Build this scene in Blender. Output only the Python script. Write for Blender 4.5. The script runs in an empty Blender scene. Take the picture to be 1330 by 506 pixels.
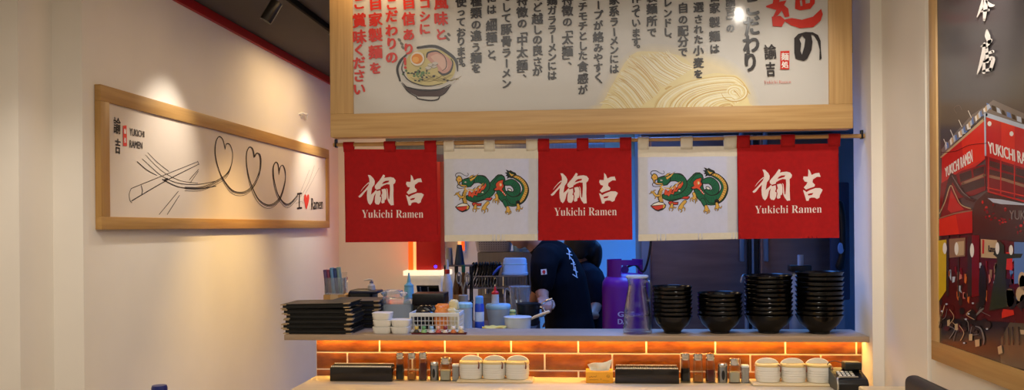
import bpy, bmesh, math, random
from mathutils import Vector, Matrix, Quaternion
from mathutils.geometry import tessellate_polygon
from mathutils.bvhtree import BVHTree
rnd = random.Random(7)
S = bpy.context.scene
COL = S.collection
PI = math.pi
V = Vector

# ---------------------------------------------------------------- camera model
FPX, PPX, PPY = 1150.0, 665.0, 294.0
TH, RHO = math.atan(105/1150), 0.0081
EYE = V((0, 0, 1.45))
Fw = V((-math.sin(TH), math.cos(TH), 0))
_R = V((math.cos(TH), math.sin(TH), 0)); _U = V((0, 0, 1))
Rt = _R*math.cos(RHO) - _U*math.sin(RHO)
Up = _U*math.cos(RHO) + _R*math.sin(RHO)
def ray(u, v): return Fw + Rt*((u-PPX)/FPX) - Up*((v-PPY)/FPX)
def PY(u, v, Y):
    d = ray(u, v); return EYE + d*(Y/d.y)
def PXX(u, v, X):
    d = ray(u, v); return EYE + d*(X/d.x)
def PZ(u, v, Z):
    d = ray(u, v); return EYE + d*((Z-EYE.z)/d.z)
def mp(px, Y): return px*Y/FPX*1.004
cam = bpy.data.cameras.new('camera')
cam.sensor_fit = 'HORIZONTAL'; cam.sensor_width = 36
cam.lens = FPX/1330*36
cam.shift_x = 0; cam.shift_y = (PPY-253)/1330
cam.clip_start = .05
co = bpy.data.objects.new('camera', cam); COL.objects.link(co)
co.matrix_world = Matrix(((Rt.x, Up.x, -Fw.x, EYE.x), (Rt.y, Up.y, -Fw.y, EYE.y), (Rt.z, Up.z, -Fw.z, EYE.z), (0, 0, 0, 1)))
S.camera = co

# ---------------------------------------------------------------- materials
def lin(c):
    return tuple((x/12.92 if x <= .04045 else ((x+.055)/1.055)**2.4) for x in (c[0]/255, c[1]/255, c[2]/255))
_mats = {}
def M(name, col=(200, 200, 200), rough=.5, metal=0.0, var=.06, vscale=8.0, stretch=(1, 1, 1), bump=0.0, bscale=40.0, coat=0.0,
      trans=0.0, ior=1.45, emit=0.0, ecol=None, col2=None, sheen=0.0, sss=0.0, spec=.5, alpha=1.0):
    if name in _mats: return _mats[name]
    m = bpy.data.materials.new(name); m.use_nodes = True
    nt = m.node_tree; b = nt.nodes['Principled BSDF']
    c = lin(col)
    b.inputs['Roughness'].default_value = rough
    b.inputs['Metallic'].default_value = metal
    b.inputs['IOR'].default_value = ior
    b.inputs['Specular IOR Level'].default_value = spec
    b.inputs['Coat Weight'].default_value = coat
    b.inputs['Coat Roughness'].default_value = .08
    b.inputs['Transmission Weight'].default_value = trans
    b.inputs['Alpha'].default_value = alpha
    b.inputs['Sheen Weight'].default_value = sheen
    if sss: 
        b.inputs['Subsurface Weight'].default_value = sss
        b.inputs['Subsurface Radius'].default_value = (.02, .008, .004)
    tc = nt.nodes.new('ShaderNodeTexCoord'); mp_ = nt.nodes.new('ShaderNodeMapping')
    mp_.inputs['Scale'].default_value = stretch
    nt.links.new(tc.outputs['Object'], mp_.inputs['Vector'])
    n = nt.nodes.new('ShaderNodeTexNoise'); n.inputs['Scale'].default_value = vscale
    n.inputs['Detail'].default_value = 4.0
    nt.links.new(mp_.outputs['Vector'], n.inputs['Vector'])
    r = nt.nodes.new('ShaderNodeValToRGB')
    r.color_ramp.elements[0].position = .3; r.color_ramp.elements[1].position = .7
    d = lin(col2) if col2 else tuple(min(1, x*(1+var)) for x in c)
    e = c if col2 else tuple(x*(1-var) for x in c)
    r.color_ramp.elements[0].color = (*e, 1); r.color_ramp.elements[1].color = (*d, 1)
    nt.links.new(n.outputs['Fac'], r.inputs['Fac'])
    nt.links.new(r.outputs['Color'], b.inputs['Base Color'])
    if bump:
        n2 = nt.nodes.new('ShaderNodeTexNoise'); n2.inputs['Scale'].default_value = bscale
        nt.links.new(mp_.outputs['Vector'], n2.inputs['Vector'])
        bp = nt.nodes.new('ShaderNodeBump'); bp.inputs['Strength'].default_value = bump; bp.inputs['Distance'].default_value = .004
        nt.links.new(n2.outputs['Fac'], bp.inputs['Height']); nt.links.new(bp.outputs['Normal'], b.inputs['Normal'])
    if emit:
        b.inputs['Emission Color'].default_value = (*lin(ecol or col), 1)
        b.inputs['Emission Strength'].default_value = emit
    _mats[name] = m
    return m
def paint(name, col, rough=.6, **k): return M(name, col, rough, var=.03, vscale=30, **k)

# ---------------------------------------------------------------- mesh builder
class MB:
    def __init__(s): s.bm = bmesh.new(); s.mi = 0
    def _merge(s, t, X=None):
        mp_ = {}
        for v in t.verts:
            mp_[v] = s.bm.verts.new(X @ v.co if X is not None else v.co)
        for f in t.faces:
            try:
                g = s.bm.faces.new([mp_[v] for v in f.verts]); g.material_index = s.mi
            except ValueError: pass
        t.free(); return s
    def box(s, c, size, rot=None, bev=0.0, seg=2):
        t = bmesh.new(); bmesh.ops.create_cube(t, size=1)
        for v in t.verts: v.co = V((v.co.x*size[0], v.co.y*size[1], v.co.z*size[2]))
        if bev: bmesh.ops.bevel(t, geom=list(t.edges), offset=min(bev, min(size)*.49), segments=seg, affect='EDGES', profile=.5)
        X = Matrix.Translation(V(c))
        if rot is not None: X = X @ (rot.to_4x4() if hasattr(rot, 'to_4x4') else rot)
        return s._merge(t, X)
    def span(s, a, b, bev=0.0, seg=2):
        a, b = V(a), V(b)
        return s.box((a+b)/2, tuple(abs(x) for x in (b-a)), bev=bev, seg=seg)
    def loft(s, rings, cap0=True, cap1=True, closed=True):
        R = [[s.bm.verts.new(V(p)) for p in r] for r in rings]
        n = len(R[0])
        for a, b in zip(R, R[1:]):
            for i in range(n if closed else n-1):
                j = (i+1) % n
                try: s.bm.faces.new((a[i], a[j], b[j], b[i])).material_index = s.mi
                except ValueError: pass
        if cap0 and closed: s.bm.faces.new(R[0][::-1]).material_index = s.mi
        if cap1 and closed: s.bm.faces.new(R[-1]).material_index = s.mi
        return s
    def lathe(s, prof, seg=32, c=(0, 0, 0), X=None, sq=None, sx=1, sy=1, wob=None):
        """profile of (r, z) turned about z; sq = superellipse power for rounded squares"""
        rings = []
        for r, z in prof:
            ring = []
            for i in range(seg):
                a = 2*PI*i/seg
                ca, sa = math.cos(a), math.sin(a)
                k = 1.0 if not sq else (abs(ca)**sq+abs(sa)**sq)**(-1/sq)
                p = V((max(r, 1e-5)*k*ca*sx, max(r, 1e-5)*k*sa*sy, z)) + V(c)
                ring.append(X @ p if X is not None else p)
            rings.append(ring)
        return s.loft(rings, cap0=True, cap1=True)
    def cyl(s, c, r, h, seg=24, r2=None, X=None): return s.lathe([(r, 0), (r if r2 is None else r2, h)], seg, c, X)
    def rod(s, a, b, r, r2=None, seg=12):
        return s.tube([a, b], [r, r if r2 is None else r2], seg)
    def tube(s, pts, r, seg=10, smooth=0, sx=1.0, round_=False):
        pts = [V(p) for p in pts]
        rs = list(r) if isinstance(r, (list, tuple)) else [r]*len(pts)
        if smooth: pts, rs = spline(pts, rs, smooth)
        if round_:
            d0 = (pts[0]-pts[1]).normalized(); d1 = (pts[-1]-pts[-2]).normalized()
            a, b = rs[0], rs[-1]
            pts = [pts[0]+d0*a*.9, pts[0]+d0*a*.6] + pts + [pts[-1]+d1*b*.6, pts[-1]+d1*b*.9]
            rs = [a*.35, a*.8] + rs + [b*.8, b*.35]
        up = V((0, 0, 1)); rings = []; prev = None
        for i, p in enumerate(pts):
            t = (pts[min(i+1, len(pts)-1)] - pts[max(i-1, 0)]).normalized()
            if prev is None:
                n = t.cross(up)
                if n.length < 1e-3: n = t.cross(V((1, 0, 0)))
            else: n = prev - t*prev.dot(t)
            if n.length < 1e-6: n = t.orthogonal()
            n.normalize(); prev = n; b = t.cross(n)
            rings.append([p + n*(math.cos(2*PI*k/seg)*rs[i]*sx) + b*(math.sin(2*PI*k/seg)*rs[i]) for k in range(seg)])
        return s.loft(rings)
    def ball(s, c, r, seg=16, rings=10, X=None):
        r = r if isinstance(r, (tuple, list)) else (r, r, r)
        t = bmesh.new(); bmesh.ops.create_uvsphere(t, u_segments=seg, v_segments=rings, radius=1)
        Y = Matrix.Translation(V(c)) @ (X if X is not None else Matrix.Identity(4)) @ Matrix.Diagonal((*r, 1))
        return s._merge(t, Y)
    def prism(s, poly, vec):
        vec = V(vec); a = [V(p) for p in poly]
        return s.loft([a, [p+vec for p in a]])
    def sheet(s, fn, nu, nv):
        g = [[s.bm.verts.new(V(fn(i/nu, j/nv))) for j in range(nv+1)] for i in range(nu+1)]
        for i in range(nu):
            for j in range(nv):
                s.bm.faces.new((g[i][j], g[i+1][j], g[i+1][j+1], g[i][j+1])).material_index = s.mi
        return s
    def build(s, name, mat, parent=None, sharp=.6, world=False, recalc=True, smooth=True):
        bm = s.bm
        if recalc: bmesh.ops.recalc_face_normals(bm, faces=list(bm.faces))
        for f in bm.faces: f.smooth = smooth
        bm.normal_update()
        for e in bm.edges:
            if len(e.link_faces) == 2 and e.calc_face_angle(0) > sharp: e.smooth = False
        me = bpy.data.meshes.new(name); bm.to_mesh(me); bm.free()
        for m in (mat if isinstance(mat, list) else [mat]): me.materials.append(m)
        o = bpy.data.objects.new(name, me); COL.objects.link(o)
        if parent is not None:
            o.parent = parent
            if world: o.location = -world_loc(parent)
        return o
def world_loc(o):
    p = V((0, 0, 0))
    while o is not None: p = p + V(o.location); o = o.parent
    return p
def spline(pts, rs, k):
    P, Rr = [], []
    n = len(pts)
    for i in range(n-1):
        p0, p1, p2, p3 = pts[max(i-1, 0)], pts[i], pts[i+1], pts[min(i+2, n-1)]
        for j in range(k):
            t = j/k
            P.append(.5*((2*p1) + (p2-p0)*t + (2*p0-5*p1+4*p2-p3)*t*t + (3*p1-p0-3*p2+p3)*t**3))
            Rr.append(rs[i]*(1-t)+rs[i+1]*t)
    P.append(pts[-1]); Rr.append(rs[-1])
    return P, Rr

# ---------------------------------------------------------------- naming
def tag(o, label=None, cat=None, group=None, kind=None):
    for k, v in (('label', label), ('category', cat), ('group', group), ('kind', kind)):
        if v: o[k] = v
    return o
def thing(name, label, cat, loc=(0, 0, 0), rz=0.0, group=None):
    o = bpy.data.objects.new(name, None); COL.objects.link(o)
    o.empty_display_size = .05
    o.location = loc; o.rotation_euler = (0, 0, rz)
    return tag(o, label, cat, group)
def struct(name, mb, mat, **k): return tag(mb.build(name, mat, **k), kind='structure')
KIDS = {}
def dup(root, loc, rz=None, label=None, group=None, rot=None):
    def cp(o, par):
        c = o.copy(); COL.objects.link(c)
        if par is not None: c.parent = par
        for ch in [x for x in COL.objects if x.parent is o]: cp(ch, c)
        return c
    r = cp(root, None); r.location = loc
    if rz is not None: r.rotation_euler = (0, 0, rz)
    if rot is not None: r.rotation_euler = rot
    if label: r['label'] = label
    if group: r['group'] = group
    return r
ORD = 'topmost second third fourth fifth sixth seventh eighth ninth tenth eleventh twelfth'.split()

# ---------------------------------------------------------------- glyphs
JP = ('麺のこだわり自家製諭吉本店ご賞味ください信あ風コシにと使ってお ま す。種類違う細「」、はそし豚骨ラーメン特徴中太ど越良さがガ鶏チモた食感'
      'プ絡みやく系作い所でレンド配分選れ小麦を処国！')
LATIN = 'YUKICHIRAMENYukichiRamen IGASDfn'
def mbold(t):
    return ''.join(chr(0x1D400+ord(c)-65) if 'A' <= c <= 'Z' else chr(0x1D41A+ord(c)-97) if 'a' <= c <= 'z' else c for c in t)
STR = ['Yukichi Ramen', 'YUKICHI RAMEN', 'YUKICHI', 'RAMEN', 'Ramen', 'YUKI', 'GAS', 'DA', '1', '2']
GL = {}
def _load():
    todo = [(c, c) for c in dict.fromkeys(JP) if c.strip()] + [(t, t) for t in STR] + [('b:'+t, mbold(t)) for t in STR[:1]]
    obs = []
    for key, body in todo:
        c = bpy.data.curves.new('g', 'FONT'); c.body = body; c.size = 1; c.resolution_u = 3
        if key[:2] == 'b:': c.offset = -.009
        o = bpy.data.objects.new('g', c); COL.objects.link(o); obs.append((key, o))
    dg = bpy.context.evaluated_depsgraph_get(); dg.update()
    for key, o in obs:
        ev = o.evaluated_get(dg); me = ev.to_mesh()
        GL[key] = ([(v.co.x, v.co.y) for v in me.vertices], [tuple(p.vertices) for p in me.polygons])
        ev.to_mesh_clear()
    for key, o in obs:
        c = o.data; bpy.data.objects.remove(o); bpy.data.curves.remove(c)
_load()
def bbox(vs):
    xs = [v[0] for v in vs]; ys = [v[1] for v in vs]
    return min(xs), max(xs), min(ys), max(ys)
_b = bbox(GL['国'][0]); EMC = ((_b[0]+_b[1])/2, (_b[2]+_b[3])/2); EM = (_b[3]-_b[2])*1.06

class Print:
    """flat printed artwork on a surface: shapes drawn in photograph pixels, laid on the real plane pl(u, v), each ink a hair above the last"""
    def __init__(s, pl, nrm, step=.00025, base=.0006):
        s.pl, s.n, s.step, s.base = pl, V(nrm).normalized(), step, base
        s.mats, s.mb, s.map = [], MB(), None
    def _mat(s, m):
        if m not in s.mats: s.mats.append(m)
        return s.mats.index(m)
    def _faces(s, vs, fs, mat, layer):
        i = s._mat(mat)
        if s.map: vs = [s.map(*p) for p in vs]
        W = [s.mb.bm.verts.new(s.pl(u, v) + s.n*(s.base+layer*s.step)) for u, v in vs]
        for f in fs:
            try: s.mb.bm.faces.new([W[k] for k in f]).material_index = i
            except ValueError: pass
    def poly(s, pts, mat, layer=0, holes=(), smooth=0):
        if smooth:
            q = [V((*p, 0)) for p in pts]; q, _ = spline(q+[q[0]], [1]*(len(q)+1), smooth); pts = [(p.x, p.y) for p in q[:-1]]
        loops = [[V((*p, 0)) for p in pts]] + [[V((*p, 0)) for p in h] for h in holes]
        allp = [(p.x, p.y) for l in loops for p in l]
        s._faces(allp, tessellate_polygon(loops), mat, layer)
    def ell(s, c, rx, ry, mat, layer=0, n=20, rot=0.0):
        ca, sa = math.cos(rot), math.sin(rot)
        s.poly([(c[0]+math.cos(2*PI*i/n)*rx*ca-math.sin(2*PI*i/n)*ry*sa, c[1]+math.cos(2*PI*i/n)*rx*sa+math.sin(2*PI*i/n)*ry*ca) for i in range(n)], mat, layer)
    def stroke(s, pts, w, mat, layer=0, k=6, end=True):
        q = [V((*p, 0)) for p in pts]; ws = list(w) if isinstance(w, (list, tuple)) else [w]*len(q)
        if k > 1: q, ws = spline(q, ws, k)
        L, Rr = [], []
        for i, p in enumerate(q):
            t = q[min(i+1, len(q)-1)]-q[max(i-1, 0)]
            if t.length < 1e-6: t = V((1, 0, 0))
            t.normalize(); n = V((-t.y, t.x, 0))
            L.append(p+n*ws[i]/2); Rr.append(p-n*ws[i]/2)
        vs = [(p.x, p.y) for p in L+Rr]; n = len(q)
        s._faces(vs, [(i, i+1, n+i+1, n+i) for i in range(n-1)], mat, layer)
        if end:
            for p, r in ((q[0], ws[0]), (q[-1], ws[-1])):
                if r > .5*max(ws)*.3: s.ell((p.x, p.y), r/2, r/2, mat, layer, 10)
    def glyph(s, ch, u, v, em, mat, layer=0, bold=0.0, rot=0.0, sx=1.0, shear=0.0, vert=True):
        vs, fs = GL[ch]; k = em/EM
        q = [((x-EMC[0])*k*sx, -(y-EMC[1])*k) for x, y in vs]
        if vert and ch in 'ー「」': q = [(-y, x) for x, y in q]; q = [(x, y) for x, y in q]
        if vert and ch in '、。': q = [(x+em*.6, y-em*.55) for x, y in q]
        ca, sa = math.cos(rot), math.sin(rot)
        q = [(u+x*ca-y*sa, v+x*sa+y*ca+shear*x) for x, y in q]
        offs = [(0, 0)] if not bold else [(-bold, -bold*.5), (bold, bold*.5), (-bold*.3, bold*.7), (bold*.3, -bold*.7), (0, 0)]
        for n, (a, b) in enumerate(offs):
            s._faces([(x+a, y+b) for x, y in q], fs, mat, layer+n*.08)
    def column(s, u, items, em, mat, layer=0, bold=.5, jit=.04):
        for ch, v in items:
            e = em*(.88 if ord(ch) < 0x3100 else 1.0)
            if ch in 'っ': e *= .95
            if ch in '、。': e *= 1.0
            s.glyph(ch, u, v, e, mat, layer, bold, rnd.uniform(-jit, jit)-.03, shear=-.06)
    def text(s, t, quad, mat, layer=0, bold=0.0):
        """quad = pixel corners TL, TR, BR, BL"""
        vs, fs = GL[t]; x0, x1, y0, y1 = bbox(vs); (a, b, c, d) = quad
        def f(x, y):
            p, q = (x-x0)/(x1-x0), (y1-y)/(y1-y0)
            return tuple(a[i]*(1-p)*(1-q)+b[i]*p*(1-q)+c[i]*p*q+d[i]*(1-p)*q for i in (0, 1))
        q = [f(*p) for p in vs]
        for n, (i, j) in enumerate([(0, 0)] if not bold else [(-bold, 0), (bold, 0), (0, bold*.4)]):
            s._faces([(x+i, y+j) for x, y in q], fs, mat, layer+n*.08)
    def build(s, name, parent, fine=0.0, warp=None):
        bm = s.mb.bm
        if fine:
            bmesh.ops.triangulate(bm, faces=list(bm.faces))
            for _ in range(5):
                es = [e for e in bm.edges if e.calc_length() > fine]
                if not es: break
                bmesh.ops.subdivide_edges(bm, edges=es, cuts=1)
                bmesh.ops.triangulate(bm, faces=[f for f in bm.faces if len(f.verts) > 3])
        if warp:
            for v in bm.verts: v.co = warp(v.co)
        for f in bm.faces:
            f.normal_update()
            if f.normal.dot(s.n) < 0: f.normal_flip()
        return s.mb.build(name, s.mats, parent, world=True, recalc=False)
# ================================================================ materials used all over
m_wall = M('warm_cream_plaster', (232, 223, 210), .85, var=.025, vscale=3, bump=.03, bscale=220)
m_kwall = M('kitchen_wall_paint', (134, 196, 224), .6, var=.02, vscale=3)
m_dark = M('dark_ceiling_paint', (84, 78, 72), .9, var=.04)
m_redtrim = paint('red_trim_paint', (170, 18, 20), .5)
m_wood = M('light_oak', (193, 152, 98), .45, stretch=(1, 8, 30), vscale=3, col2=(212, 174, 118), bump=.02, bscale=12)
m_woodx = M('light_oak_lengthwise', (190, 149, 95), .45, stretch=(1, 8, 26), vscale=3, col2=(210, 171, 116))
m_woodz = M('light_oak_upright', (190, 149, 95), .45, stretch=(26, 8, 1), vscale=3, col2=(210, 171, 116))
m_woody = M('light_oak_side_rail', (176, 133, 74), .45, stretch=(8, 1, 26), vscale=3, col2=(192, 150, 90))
m_counter = M('pale_ash_counter', (222, 198, 156), .4, stretch=(1, 14, 14), vscale=3, col2=(234, 212, 172))
m_shelf = M('shelf_laminate', (160, 136, 112), .38, stretch=(1, 14, 14), vscale=3, col2=(176, 152, 128))
m_black = M('black_plastic', (14, 14, 15), .35, var=.1)
m_blackgl = M('black_glaze', (7, 7, 7), .2, var=.15, spec=.35)
m_chrome = M('chrome', (215, 215, 212), .18, 1.0, var=.02)
m_steel = M('brushed_steel', (150, 152, 156), .36, 1.0, stretch=(30, 30, 1), vscale=4, var=.08)
m_white = paint('white_plastic', (232, 230, 224), .4)
m_glass = M('clear_glass', (250, 252, 252), .03, trans=1.0, ior=1.46, var=0)
m_clear = M('clear_plastic', (236, 244, 250), .18, trans=.85, ior=1.3, var=0)
m_grout = paint('pale_grout', (232, 214, 190), .9)
def thin_glass(name, tint=(246, 248, 248)):
    m = bpy.data.materials.new(name); m.use_nodes = True; nt = m.node_tree; nt.nodes.clear()
    o = nt.nodes.new('ShaderNodeOutputMaterial'); mx = nt.nodes.new('ShaderNodeMixShader'); tr = nt.nodes.new('ShaderNodeBsdfTransparent'); gl = nt.nodes.new('ShaderNodeBsdfGlossy'); fr = nt.nodes.new('ShaderNodeLayerWeight')
    tr.inputs[0].default_value = (*lin(tint), 1); gl.inputs['Roughness'].default_value = .06; fr.inputs[0].default_value = .32
    nt.links.new(fr.outputs['Facing'], mx.inputs[0]); nt.links.new(tr.outputs[0], mx.inputs[1]); nt.links.new(gl.outputs[0], mx.inputs[2]); nt.links.new(mx.outputs[0], o.inputs[0])
    return m
m_thin = thin_glass('thin_bottle_glass'); m_thin2 = thin_glass('thin_condiment_glass'); m_thin2.node_tree.nodes['Layer Weight'].inputs[0].default_value = .14
def cloth_mat(name, col, tl, **k):
    m = M(name, col, .85, bump=.12, bscale=500, vscale=60, **k); nt = m.node_tree; b = nt.nodes['Principled BSDF']; o = [n for n in nt.nodes if n.type == 'OUTPUT_MATERIAL'][0]
    mx = nt.nodes.new('ShaderNodeMixShader'); t = nt.nodes.new('ShaderNodeBsdfTranslucent'); t.inputs[0].default_value = (*lin(col), 1); mx.inputs[0].default_value = tl
    nt.links.new(b.outputs[0], mx.inputs[1]); nt.links.new(t.outputs[0], mx.inputs[2]); nt.links.new(mx.outputs[0], o.inputs[0]); return m

# ================================================================ setting
YT = 3.80                      # face of the tiled front
XL = PY(411, 465, YT).x        # its free end beside the kitchen passage
XR = 1.112                     # jamb of the pillar at its other end
ZC = PY(760, 489.5, YT).z      # counter top
YS = 3.70                      # front edge of the serving shelf
ZS = (PY(480, 433.8, YS).z + PY(1000, 437.0, YS).z)/2
TS = .024
CEIL = 2.60
# floor / ceiling
struct('floor', MB().span((-3.2, -2.6, -.05), (3.2, 7.6, 0)), M('beige_floor_tile', (188, 176, 158), .5, vscale=5))
struct('ceiling', MB().span((-3.2, -2.6, CEIL), (3.2, 7.6, CEIL+.05)), m_dark)
# side wall with the long picture
XW = -2.0
ya = PXX(108, 290, XW).y; xb = PY(69, 290, ya).x; yc = PXX(25, 290, xb).y; xd = PY(-40, 290, yc).x
YB = PXX(440, 290, XW).y       # rear wall of the passage
ZR = (PXX(426.5, 108, XW).z + PXX(224, 2, XW).z)/2
poly = [(XW, YB), (XW, ya), (xb, ya), (xb, yc), (xd, yc), (xd, -2.5), (xd-.2, -2.5), (xd-.2, YB)]
struct('wall_left', MB().prism([(x, y, 0) for x, y in poly], (0, 0, ZR)), m_wall, sharp=.3)
poly2 = [(XW+.02, YB), (XW+.02, ya-.02), (xb+.02, ya-.02), (xb+.02, yc-.02), (xd+.02, yc-.02), (xd+.02, -2.5), (xd-.2, -2.5), (xd-.2, YB)]
struct('trim_1', MB().prism([(x, y, ZR) for x, y in poly2], (0, 0, CEIL-.005-ZR)), m_redtrim, sharp=.3)
# rear wall, kitchen side wall
struct('wall_passage', MB().span((-2.2, YB, 0), (-.62, YB+.15, CEIL)), m_wall)
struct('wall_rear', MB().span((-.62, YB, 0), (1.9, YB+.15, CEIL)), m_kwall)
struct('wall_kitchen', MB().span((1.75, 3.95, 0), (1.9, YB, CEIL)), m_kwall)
# pillar and stepped wall on the poster side
y1 = 3.66
xr2 = PY(1147, 290, y1).x; y2 = PXX(1203, 290, xr2).y; xr3 = PY(1208.5, 290, y2).x
poly = [(XR, 3.90), (XR, y1), (xr2, y1), (xr2, y2), (xr3, y2), (xr3, -2.5), (xr3+.5, -2.5), (1.95, 3.90)]
struct('wall_right', MB().prism([(x, y, 0) for x, y in poly], (0, 0, CEIL)), m_wall, sharp=.3)
struct('wall_front', MB().span((-3.1, -2.6, 0), (3.1, -2.5, CEIL)), m_wall)

# tiled front under the shelf
zs0 = ZS-TS
struct('wall_counter', MB().span((XL, YT+.0004, 0), (XR, YT+.11, zs0)), m_grout)
mt = M('glazed_terracotta', (150, 80, 28), .2, vscale=9, col2=(96, 46, 16), stretch=(1.2, 1, 3), bump=.25, bscale=26, coat=.4)
mb = MB()
rows = [(441-9, 457.6), (459.0, 480.0), (481.4, 502)]
zr = [(PY(700, b, YT).z, PY(700, a, YT).z) for a, b in rows]
g = .0026
xs1 = [PY(u, 450, YT).x for u in (407, 493, 579, 664, 751, 838.5, 928.5, 1020)]
p = (xs1[-1]-xs1[1])/6
odd = [xs1[1]+(k-1)*p for k in range(-1, 12)]
even = [x-p/2 for x in odd]
zr.append((zr[2][0]-.0715-.005, zr[2][0]-.005))
for r, (z0, z1) in enumerate(zr):
    z1 = min(z1, zs0-.001)
    js = odd if r % 2 == 0 else even
    for a, b in zip(js, js[1:]):
        a2, b2 = max(a+g, XL+.001), min(b-g, XR-.002)
        if b2-a2 < .012: continue
        mb.span((a2, YT-.002, max(z0, ZC-.05)), (b2, YT+.0125, z1), bev=.004, seg=2)
struct('trim_2', mb, mt)

# counter, shelf, LED strip
def support(mb, x, y, z): mb.span((x-.03, y-.03, 0), (x+.03, y+.03, z))
t = thing('dining_counter', 'long pale wood dining counter running along the glazed brick front', 'counter', (0, 3.45, 0))
mb = MB(); mb.span((XL, 3.22, ZC-.035), (XR-.002, YT-.003, ZC), bev=.003); mb.build('counter_top', m_counter, t, world=True)
for x in (XL+.12, 0, XR-.15):
    mb = MB(); mb.span((x-.03, 3.3, 0), (x+.03, 3.36, ZC-.035), bev=.003); mb.build('leg', m_black, t, world=True)
xsl = PY(369, 437, YS).x
t = thing('serving_shelf', 'grey-beige serving shelf across the kitchen opening with light under its edge', 'shelf', (0, 3.8, ZS))
mb = MB(); mb.span((xsl, YS, zs0), (XR-.001, 3.95, ZS), bev=.002); mb.build('shelf_board', m_shelf, t, world=True)
m_led = M('led_strip_light', (255, 190, 90), .5, emit=45.0, ecol=(255, 204, 108), var=0)
mb = MB(); mb.span((XL+.004, 3.768, zs0-.0022), (XR-.012, 3.782, zs0-.0003)); 
led = mb.build('led_strip', m_led, t, world=True); led['label'] = 'glowing amber light strip'

# ================================================================ hanging board
YBd = 3.66
P_ = lambda u, v: PY(u, v, YBd)
zb = (P_(480, 177).z + P_(1060, 167.5).z)/2
zi = (P_(458, 146.6).z + P_(1076, 136.2).z)/2
xl, xr = P_(428.6, 100).x, P_(1107.5, 100).x
il, ir = P_(458, 80).x, P_(1076.8, 80).x
ZT = 2.55
t = thing('menu_board', 'large oak-framed board of brushed text with a ramen drawing above the red and white banners', 'sign', ((xl+xr)/2, YBd, zb))
fr = MB()
fr.span((xl, YBd, zb), (xr, YBd+.09, zi), bev=.002)
f1 = fr.build('frame', m_woodx, t, world=True)
fr = MB(); fr.span((xl, YBd, zi), (il, YBd+.09, ZT), bev=.002); fr.build('frame', m_woodz, t, world=True)
fr = MB(); fr.span((ir, YBd, zi), (xr, YBd+.09, ZT), bev=.002); fr.build('frame', m_woodz, t, world=True)
fr = MB(); fr.span((il, YBd, ZT-.05), (ir, YBd+.09, ZT), bev=.002); fr.build('frame', m_woodx, t, world=True)
pn = MB(); pn.span((il-.002, YBd+.012, zi-.002), (ir+.002, YBd+.03, ZT-.048)); 
m_panel = M('satin_white_panel', (206, 201, 194), .1, var=.015, vscale=5, spec=.5)
pn.build('panel', m_panel, t, world=True)
hg = MB()
for x in (xl+.15, xr-.15):
    hg = MB(); hg.span((x-.02, YBd+.03, ZT), (x+.02, YBd+.06, CEIL-.001)); hg.build('hanger', m_black, t, world=True)
YPn = YBd+.012
bp = lambda u, v: PY(u, v, YPn)
inkb = paint('black_brush_ink', (46, 40, 40), .2); inkr = paint('red_brush_ink', (206, 52, 40), .2)
inkg = paint('grey_wash_ink', (120, 116, 112), .3)
blk = Print(bp, (0, -1, 0))
cols = [
 (599, [('使', 3), ('っ', 16), ('て', 29), ('お', 42.5), ('り', 54), ('ま', 67), ('す', 79), ('。', 88)], 15),
 (618.5, [('種', 2), ('類', 17.5), ('の', 32.5), ('違', 47), ('う', 62), ('麺', 75.5), ('を', 89)], 15.5),
 (638.5, [('に', -2), ('は', 13), ('「', 23), ('細', 34), ('麺', 49), ('」', 61), ('と', 70.5), ('、', 80)], 15.5),
 (657.8, [('そ', -4), ('し', 10), ('て', 24), ('豚', 38.5), ('骨', 54), ('ラ', 69), ('ー', 82.5), ('メ', 95.5), ('ン', 109)], 15.5),
 (678.3, [('特', 1), ('徴', 16.5), ('の', 31), ('「', 41), ('中', 53), ('太', 68.5), ('麺', 85), ('」', 96), ('、', 102)], 15.5),
 (698, [('の', -4), ('ど', 10), ('越', 25), ('し', 39), ('の', 52), ('良', 66), ('さ', 80.5), ('が', 93)], 15.5),
 (717, [('鶏', 1), ('ガ', 14), ('ラ', 26.5), ('ラ', 38.5), ('ー', 51), ('メ', 62.5), ('ン', 74), ('に', 86), ('は', 98.5)], 14.5),
 (737, [('特', 0), ('徴', 14.5), ('の', 29), ('「', 39), ('太', 51), ('麺', 67), ('」', 79), ('、', 86)], 15.5),
 (757, [('モ', -4), ('チ', 9), ('モ', 21.5), ('チ', 34), ('と', 47), ('し', 60), ('た', 72.5), ('食', 87), ('感', 102.5), ('が', 117)], 15),
 (777, [('ー', 7), ('プ', 20), ('が', 33.5), ('絡', 48.5), ('み', 62.5), ('や', 75.5), ('す', 88), ('く', 100.5), ('、', 110)], 15),
 (797.5, [('家', 0), ('系', 15), ('ラ', 29), ('ー', 42), ('メ', 53.5), ('ン', 65), ('に', 77), ('は', 90)], 15),
 (826, [('作', -2), ('っ', 9), ('て', 18), ('い', 30), ('ま', 43), ('す', 54.5), ('。', 64)], 14.5),
 (846.5, [('製', -3), ('麺', 12), ('所', 28), ('で', 42.5)], 15),
 (867, [('レ', 4), ('ン', 17.5), ('ド', 30), ('し', 42), ('、', 51)], 14.5),
 (887, [('自', 11), ('の', 26), ('配', 40.5), ('分', 54.5), ('で', 68)], 15),
 (907, [('選', 10), ('さ', 25.5), ('れ', 38.5), ('た', 51.5), ('小', 66), ('麦', 82), ('を', 96.5)], 14.5),
 (928, [('自', -4), ('家', 11), ('製', 29.5), ('麺', 47.5), ('は', 64)], 15),
 (948.5, [('諭', 3), ('吉', 15), ('」', 27), ('の', 37)], 13.5)]
for u, it, em in cols: blk.column(u, it, em*.9, inkb, 20, .55)
for ch, v, e in (('こ', 9, 25), ('だ', 34, 26), ('わ', 57.5, 26), ('り', 81, 25)):
    blk.glyph(ch, 976-(v-40)*.04, v, e, inkb, 20, 1.1, -.08, sx=.8, shear=-.1)
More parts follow.
